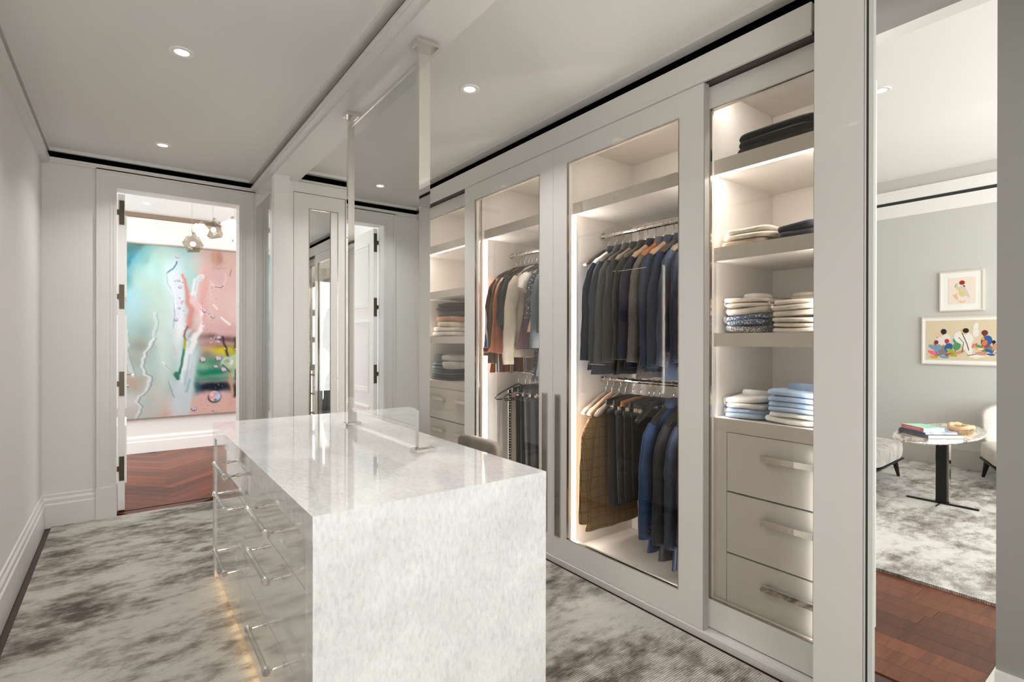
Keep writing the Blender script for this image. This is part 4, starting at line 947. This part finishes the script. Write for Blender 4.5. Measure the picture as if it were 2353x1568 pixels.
def book(label, x0, x1, y0, y1, z0, h, cov, spine, txt=None, tcol=(240, 235, 230), rz=0.):
    c = Vector(((x0+x1)/2, (y0+y1)/2, z0)); t = thing('book', label, 'book', c, 'books on the marble table')
    obj('cover', boxes([(x0, x1, y0, y1, z0, z0+.003), (x0, x1, y0, y1, z0+h-.003, z0+h)]), cov, t)
    obj('spine', box(x0-.002, x0, y0, y1, z0, z0+h), spine, t, bevel=.0008)
    obj('pages', box(x0, x1-.004, y0+.004, y1-.004, z0+.003, z0+h-.003), mat('paper', (240, 236, 226), .8), t)
    if txt:
        f = bpy.data.curves.new('spine_text', 'FONT'); f.body = txt; f.size = h*.5; f.align_x = 'CENTER'; f.align_y = 'CENTER'; f.extrude = .0003
        tmp = bpy.data.objects.new('tmp', f); C.objects.link(tmp); bpy.context.view_layer.update()
        me = bpy.data.meshes.new_from_object(tmp.evaluated_get(bpy.context.evaluated_depsgraph_get())); bpy.data.objects.remove(tmp)
        me.materials.clear(); me.materials.append(mat('spine_ink_%d' % tcol[0], tcol, .5)); o = bpy.data.objects.new('spine_text', me); C.objects.link(o)
        o.parent = t; o.location = Vector((x0-.0027, (y0+y1)/2, z0+h/2))-c
        o.rotation_euler = (R(90), 0, R(-90))
    t.rotation_euler = (0, 0, rz); return t
GREYB = cloth('grey_linen', (118, 116, 112), .08, 90); MINT = mat('mint_cover', (150, 226, 206), .35); CORAL = mat('coral_spine', (214, 108, 100), .4)
k_ = N(MINT); k_.color(k_.ramp(k_.noise(k_.coords((5, 9, 1)), 1.5, 3), [(.35, (120, 222, 206)), (.5, (190, 236, 214)), (.65, (110, 206, 160))]))
BLUB = mat('blue_cover', (28, 82, 136), .35); BLUT = mat('blue_white_cover', (168, 192, 228), .35); BLUT_ = N(BLUT); BLUT_.color(BLUT_.ramp(BLUT_.noise(BLUT_.coords((4, 4, 1)), 2, 3), [(.4, (236, 238, 244)), (.55, (120, 150, 206)), (.7, (210, 220, 238))]))
def book_at(label, cx, cy, ln, wd, *a, **k):
    an = R(-39+k.pop('turn', 0)); u = Vector((-math.sin(an), math.cos(an))); w = Vector((math.cos(an), math.sin(an)))
    c = Vector((cx, cy))+u*ln/2+w*wd/2
    return book(label, c.x-wd/2, c.x+wd/2, c.y-ln/2, c.y+ln/2, *a, rz=an, **k)
book_at('thick grey linen book, lowest of the three on the marble table', 5.03, 1.312, .33, .27, .585, .030, GREYB, GREYB)
book_at('thin blue book in the middle of the stack on the marble table', 5.045, 1.335, .275, .25, .615, .014, BLUT, BLUB, turn=1)
book_at('coral and mint book topmost on the marble table', 5.06, 1.35, .235, .17, .629, .032, MINT, CORAL, 'COLOR CONCEPTS BY', turn=2)
kn = [(.0, .0), (.05, .03), (.11, .035), (.15, .0), (.12, -.045), (.05, -.05), (0, -.02), (.0, .0)]
BEADW = cloth('pale_wood', (222, 186, 150), .05, 20, .45, 0)
lk = thing('wooden_link', 'pale wooden knot sculpture lying on the marble table', 'ornament', (5.76, 1.3, .585))
pth = [(5.77+.13*math.cos(a)-.03*math.sin(a), 1.28+.07*math.sin(a)+.03*math.cos(a), .612+.010*math.sin(2*a)) for a in [k*2*math.pi/20 for k in range(21)]]
obj('ring', tube(pth, [.0185+.004*math.sin(k*2.2) for k in range(21)], 12), BEADW, lk, smooth=True)
GOLD = mat('gold_chain', (206, 176, 104), .25, metal=1)
cn = thing('gold_chain', 'fine gold chain heaped beside the wooden knot', 'chain', (5.52, 1.22, .585))
bm = bmesh.new(); rr = random.Random(8)
for k in range(44):
    a = k*.55; r = .02+.0011*k
    c = (5.52+r*1.4*math.cos(a), 1.22+r*math.sin(a)*.8, .5885+.002*rr.random()); 
    tube([(c[0]+.007*math.cos(q), c[1]+.005*math.sin(q), c[2]+.002*math.sin(q+k)) for q in [j*2*math.pi/8 for j in range(9)]], .0014, 5, bm, cap=False)
o = obj('links', bm, GOLD, cn); o['kind'] = 'stuff'
BOUC = cloth('boucle', (218, 211, 204), .05, 130, .95, .3); VELV = cloth('mottled_velvet', (208, 202, 196), .10, 22, .8, .3)
def lounge(label, loc, rz, M, w=.82, dp=.62, wf=.96, wrap=.10):
    t = thing('lounge_chair', label, 'chair', (0, 0, 0), 'low armless lounge chairs')
    obj('seat', superell((0, -.02, .28), (w/2, dp/2, .095), .35, .3, 40, 14, .008, 3), M, t, smooth=True)
    bm = superell((0, dp/2-.02, .52), (w/2*wf, .085, .21), .4, .45, 56, 14, .008, 4)
    for v in bm.verts: v.co.y += (v.co.z-.35)*.22; q = min(1, (abs(v.co.x)/(w/2*wf))**2); v.co.y -= wrap*q; v.co.z = .40+(v.co.z-.40)*(1-2.6*wrap*q*.5)
    obj('backrest', bm, M, t, smooth=True)
    bm = box(-w/2+.02, w/2-.02, -dp/2+.0, dp/2, .175, .19); obj('base_frame', bm, BLK, t)
    for sx in (-1, 1):
        for sy in (-1, 1):
            x, y = sx*(w/2-.07), sy*(dp/2-.07)
            obj('leg', tube([(x, y, .178), (x+sx*.03, y+sy*.03, .0)], [.028, .013], 8), BLK, t)
    t.location = loc; t.rotation_euler = (0, 0, rz); return t
lounge('pale mottled velvet lounge chair beyond the marble table, beside the end panel', (5.68, 2.13, .017), R(3), VELV, .92, .72, 1.13, .42)
lounge('cream boucle lounge chair behind the marble table, by the grey jamb', (6.62, .93, .017), R(-68), BOUC, .72, .62)
# framed drawings on the sitting room wall
def framed(label, y0, y1, z0, z1, wmat, inner, paper, shapes):
    """y grows to the left in the picture; shapes are (kind, s, t, ...) in paper coordinates 0..1 left to right, top to bottom"""
    t = thing('framed_drawing', label, 'picture', (7.07, (y0+y1)/2, z0), 'framed drawings on the sitting room wall')
    obj('frame', rect_frame('x', 7.056, 7.079, y0, y1, z0, z1, .013), mat('maple_frame', (226, 214, 204), .45), t)
    obj('mat_board', box(7.062, 7.079, y0+.013, y1-.013, z0+.013, z1-.013), mat('mat_board', (244, 244, 238), .8), t)
    iy0, iy1, iz0, iz1 = inner
    obj('paper', box(7.0605, 7.062, iy0, iy1, iz0, iz1), paper, t)
    mats, idx, bm = [], {}, bmesh.new(); x = 7.0602
    def P(s, q): return (iy1-s*(iy1-iy0), iz1-q*(iz1-iz0))
    lay = [0]
    def poly(pts, col):
        if col not in idx: idx[col] = len(mats); mats.append(mat('ink_%d_%d_%d' % col, col, .8))
        lay[0] += 1; xx = x-.00002*lay[0]
        f = bm.faces.new([bm.verts.new((xx, *P(*p))) for p in pts]); f.material_index = idx[col]
    asp = (iz1-iz0)/(iy1-iy0)
    for sh in shapes:
        if sh[0] == 'e':
            _, s, q, rx, ry, ang, col = sh
            poly([(s+(rx*math.cos(a)*math.cos(ang)-ry*math.sin(a)*math.sin(ang))*asp, q+(rx*math.cos(a)*math.sin(ang)+ry*math.sin(a)*math.cos(ang))) for a in [k*2*math.pi/18 for k in range(18)]], col)
        elif sh[0] == 'p': poly(sh[1], sh[2])
        elif sh[0] == 'l':
            _, pts, w, col = sh
            for (a, b), (c, d) in zip(pts, pts[1:]):
                dx, dy = (c-a)/asp, d-b; L = math.hypot(dx, dy) or 1; nx_, ny_ = -dy/L*w*asp, dx/L*w
                poly([(a+nx_, b+ny_), (c+nx_, d+ny_), (c-nx_, d-ny_), (a-nx_, b-ny_)], col)
    obj('drawing', bm, mats, t)
    return t
SK = (232, 196, 170)
framed('small framed drawing of a seated figure with a red head, above the wide one', 1.387, 1.747, 1.668, 2.09, None, (1.448, 1.672, 1.742, 2.02),
       mat('paper_blush', (240, 226, 212), .9),
       [('p', [(.27, .22), (.35, .2), (.33, .36), (.45, .33), (.6, .30), (.64, .5), (.72, .7), (.5, .74), (.3, .62), (.33, .48), (.25, .36)], (214, 206, 190)), ('e', .5, .2, .085, .085, 0, (176, 44, 36)), ('p', [(.3, .42), (.4, .42), (.6, .68), (.56, .72)], (228, 214, 70)),
        ('p', [(.6, .32), (.68, .5), (.8, .76), (.78, .8), (.68, .74)], (234, 202, 190)), ('p', [(.15, .66), (.3, .6), (.36, .8), (.5, .92), (.66, .86), (.6, .95), (.45, .96), (.3, .84)], (230, 194, 160)), ('p', [(.3, .45), (.36, .45), (.42, .88), (.37, .9)], (238, 226, 208)), ('l', [(.55, .3), (.6, .36)], .02, (70, 72, 90)), ('l', [(.25, .36), (.28, .24)], .02, (190, 176, 160))])
PAL = [(198, 56, 52), (40, 96, 164), (226, 170, 40), (60, 150, 160), (130, 130, 130), (236, 112, 150), (92, 150, 100), (36, 34, 36), (166, 176, 60), (214, 150, 120), (232, 226, 216), (120, 50, 50), (236, 120, 50), (120, 160, 190)]
rs = random.Random(21); shp = []
def fig(cx, cy, sc, cols):
    shp.append(('l', [(cx-.01, cy+.06*sc), (cx+.03*sc, cy+.25*sc), (cx-.02, cy+.45*sc)], .008, (60, 52, 48)))
    shp.append(('e', cx, cy, .06*sc, .07*sc, 0, cols[0])); shp.append(('e', cx+.02, cy+.2*sc, .10*sc, .14*sc, .3, cols[1])); shp.append(('e', cx-.05, cy+.36*sc, .14*sc, .06*sc, .5, cols[2])); shp.append(('e', cx+.05, cy+.4*sc, .15*sc, .05*sc, -.4, cols[3])); shp.append(('e', cx-.03, cy+.5*sc, .12*sc, .045*sc, .1, cols[4]))
fig(.22, .28, 1., [PAL[7], PAL[10], PAL[12], PAL[8], PAL[3]]); fig(.15, .36, .9, [SK, PAL[10], PAL[13], PAL[4], PAL[5]]); fig(.13, .55, .75, [PAL[11], PAL[13], PAL[5], PAL[4], PAL[2]]); fig(.26, .52, .8, [PAL[0], PAL[1], PAL[4], PAL[0], PAL[13]]); fig(.36, .5, .75, [PAL[3], PAL[6], PAL[8], PAL[9], PAL[8]])
for e in (('e', .46, .44, .2, .16, .5, (238, 232, 222)), ('e', .5, .62, .24, .09, 1.3, (238, 232, 222)), ('e', .47, .28, .07, .08, 0, (224, 188, 130)), ('e', .485, .26, .06, .06, .3, (34, 30, 28)), ('e', .6, .16, .05, .09, .2, (236, 230, 222)), ('e', .6, .3, .06, .12, 0, (236, 230, 222)), ('p', [(.56, .6), (.62, .56), (.61, .64), (.55, .7)], (236, 90, 160)), ('p', [(.5, .9), (.75, .72), (.88, .8), (.6, .95)], (238, 234, 226)), ('p', [(.82, .9), (1., .82), (1., .88), (.85, .94)], (238, 234, 226)),
          ('l', [(.44, .32), (.47, .45), (.5, .6), (.52, .75)], .008, (54, 46, 42)), ('l', [(.4, .42), (.46, .56), (.44, .8)], .006, (54, 46, 42)), ('l', [(.5, .88), (.7, .8), (.8, .86)], .006, (54, 46, 42))): shp.append(e)
fig(.7, .32, 1.0, [PAL[11], PAL[1], PAL[2], PAL[6], PAL[9]]); fig(.68, .46, .5, [PAL[2], PAL[12], PAL[6], PAL[0], PAL[10]]); fig(.93, .36, .9, [PAL[1], PAL[10], PAL[12], PAL[0], PAL[4]]); fig(.8, .54, .6, [PAL[7], PAL[9], PAL[1], PAL[9], PAL[1]])
framed('wide framed drawing of colourful crowded figures below the small one', 1.13, 1.904, 1.097, 1.612, None, (1.17, 1.865, 1.145, 1.57), mat('paper_buff', (222, 206, 176), .9), shp)
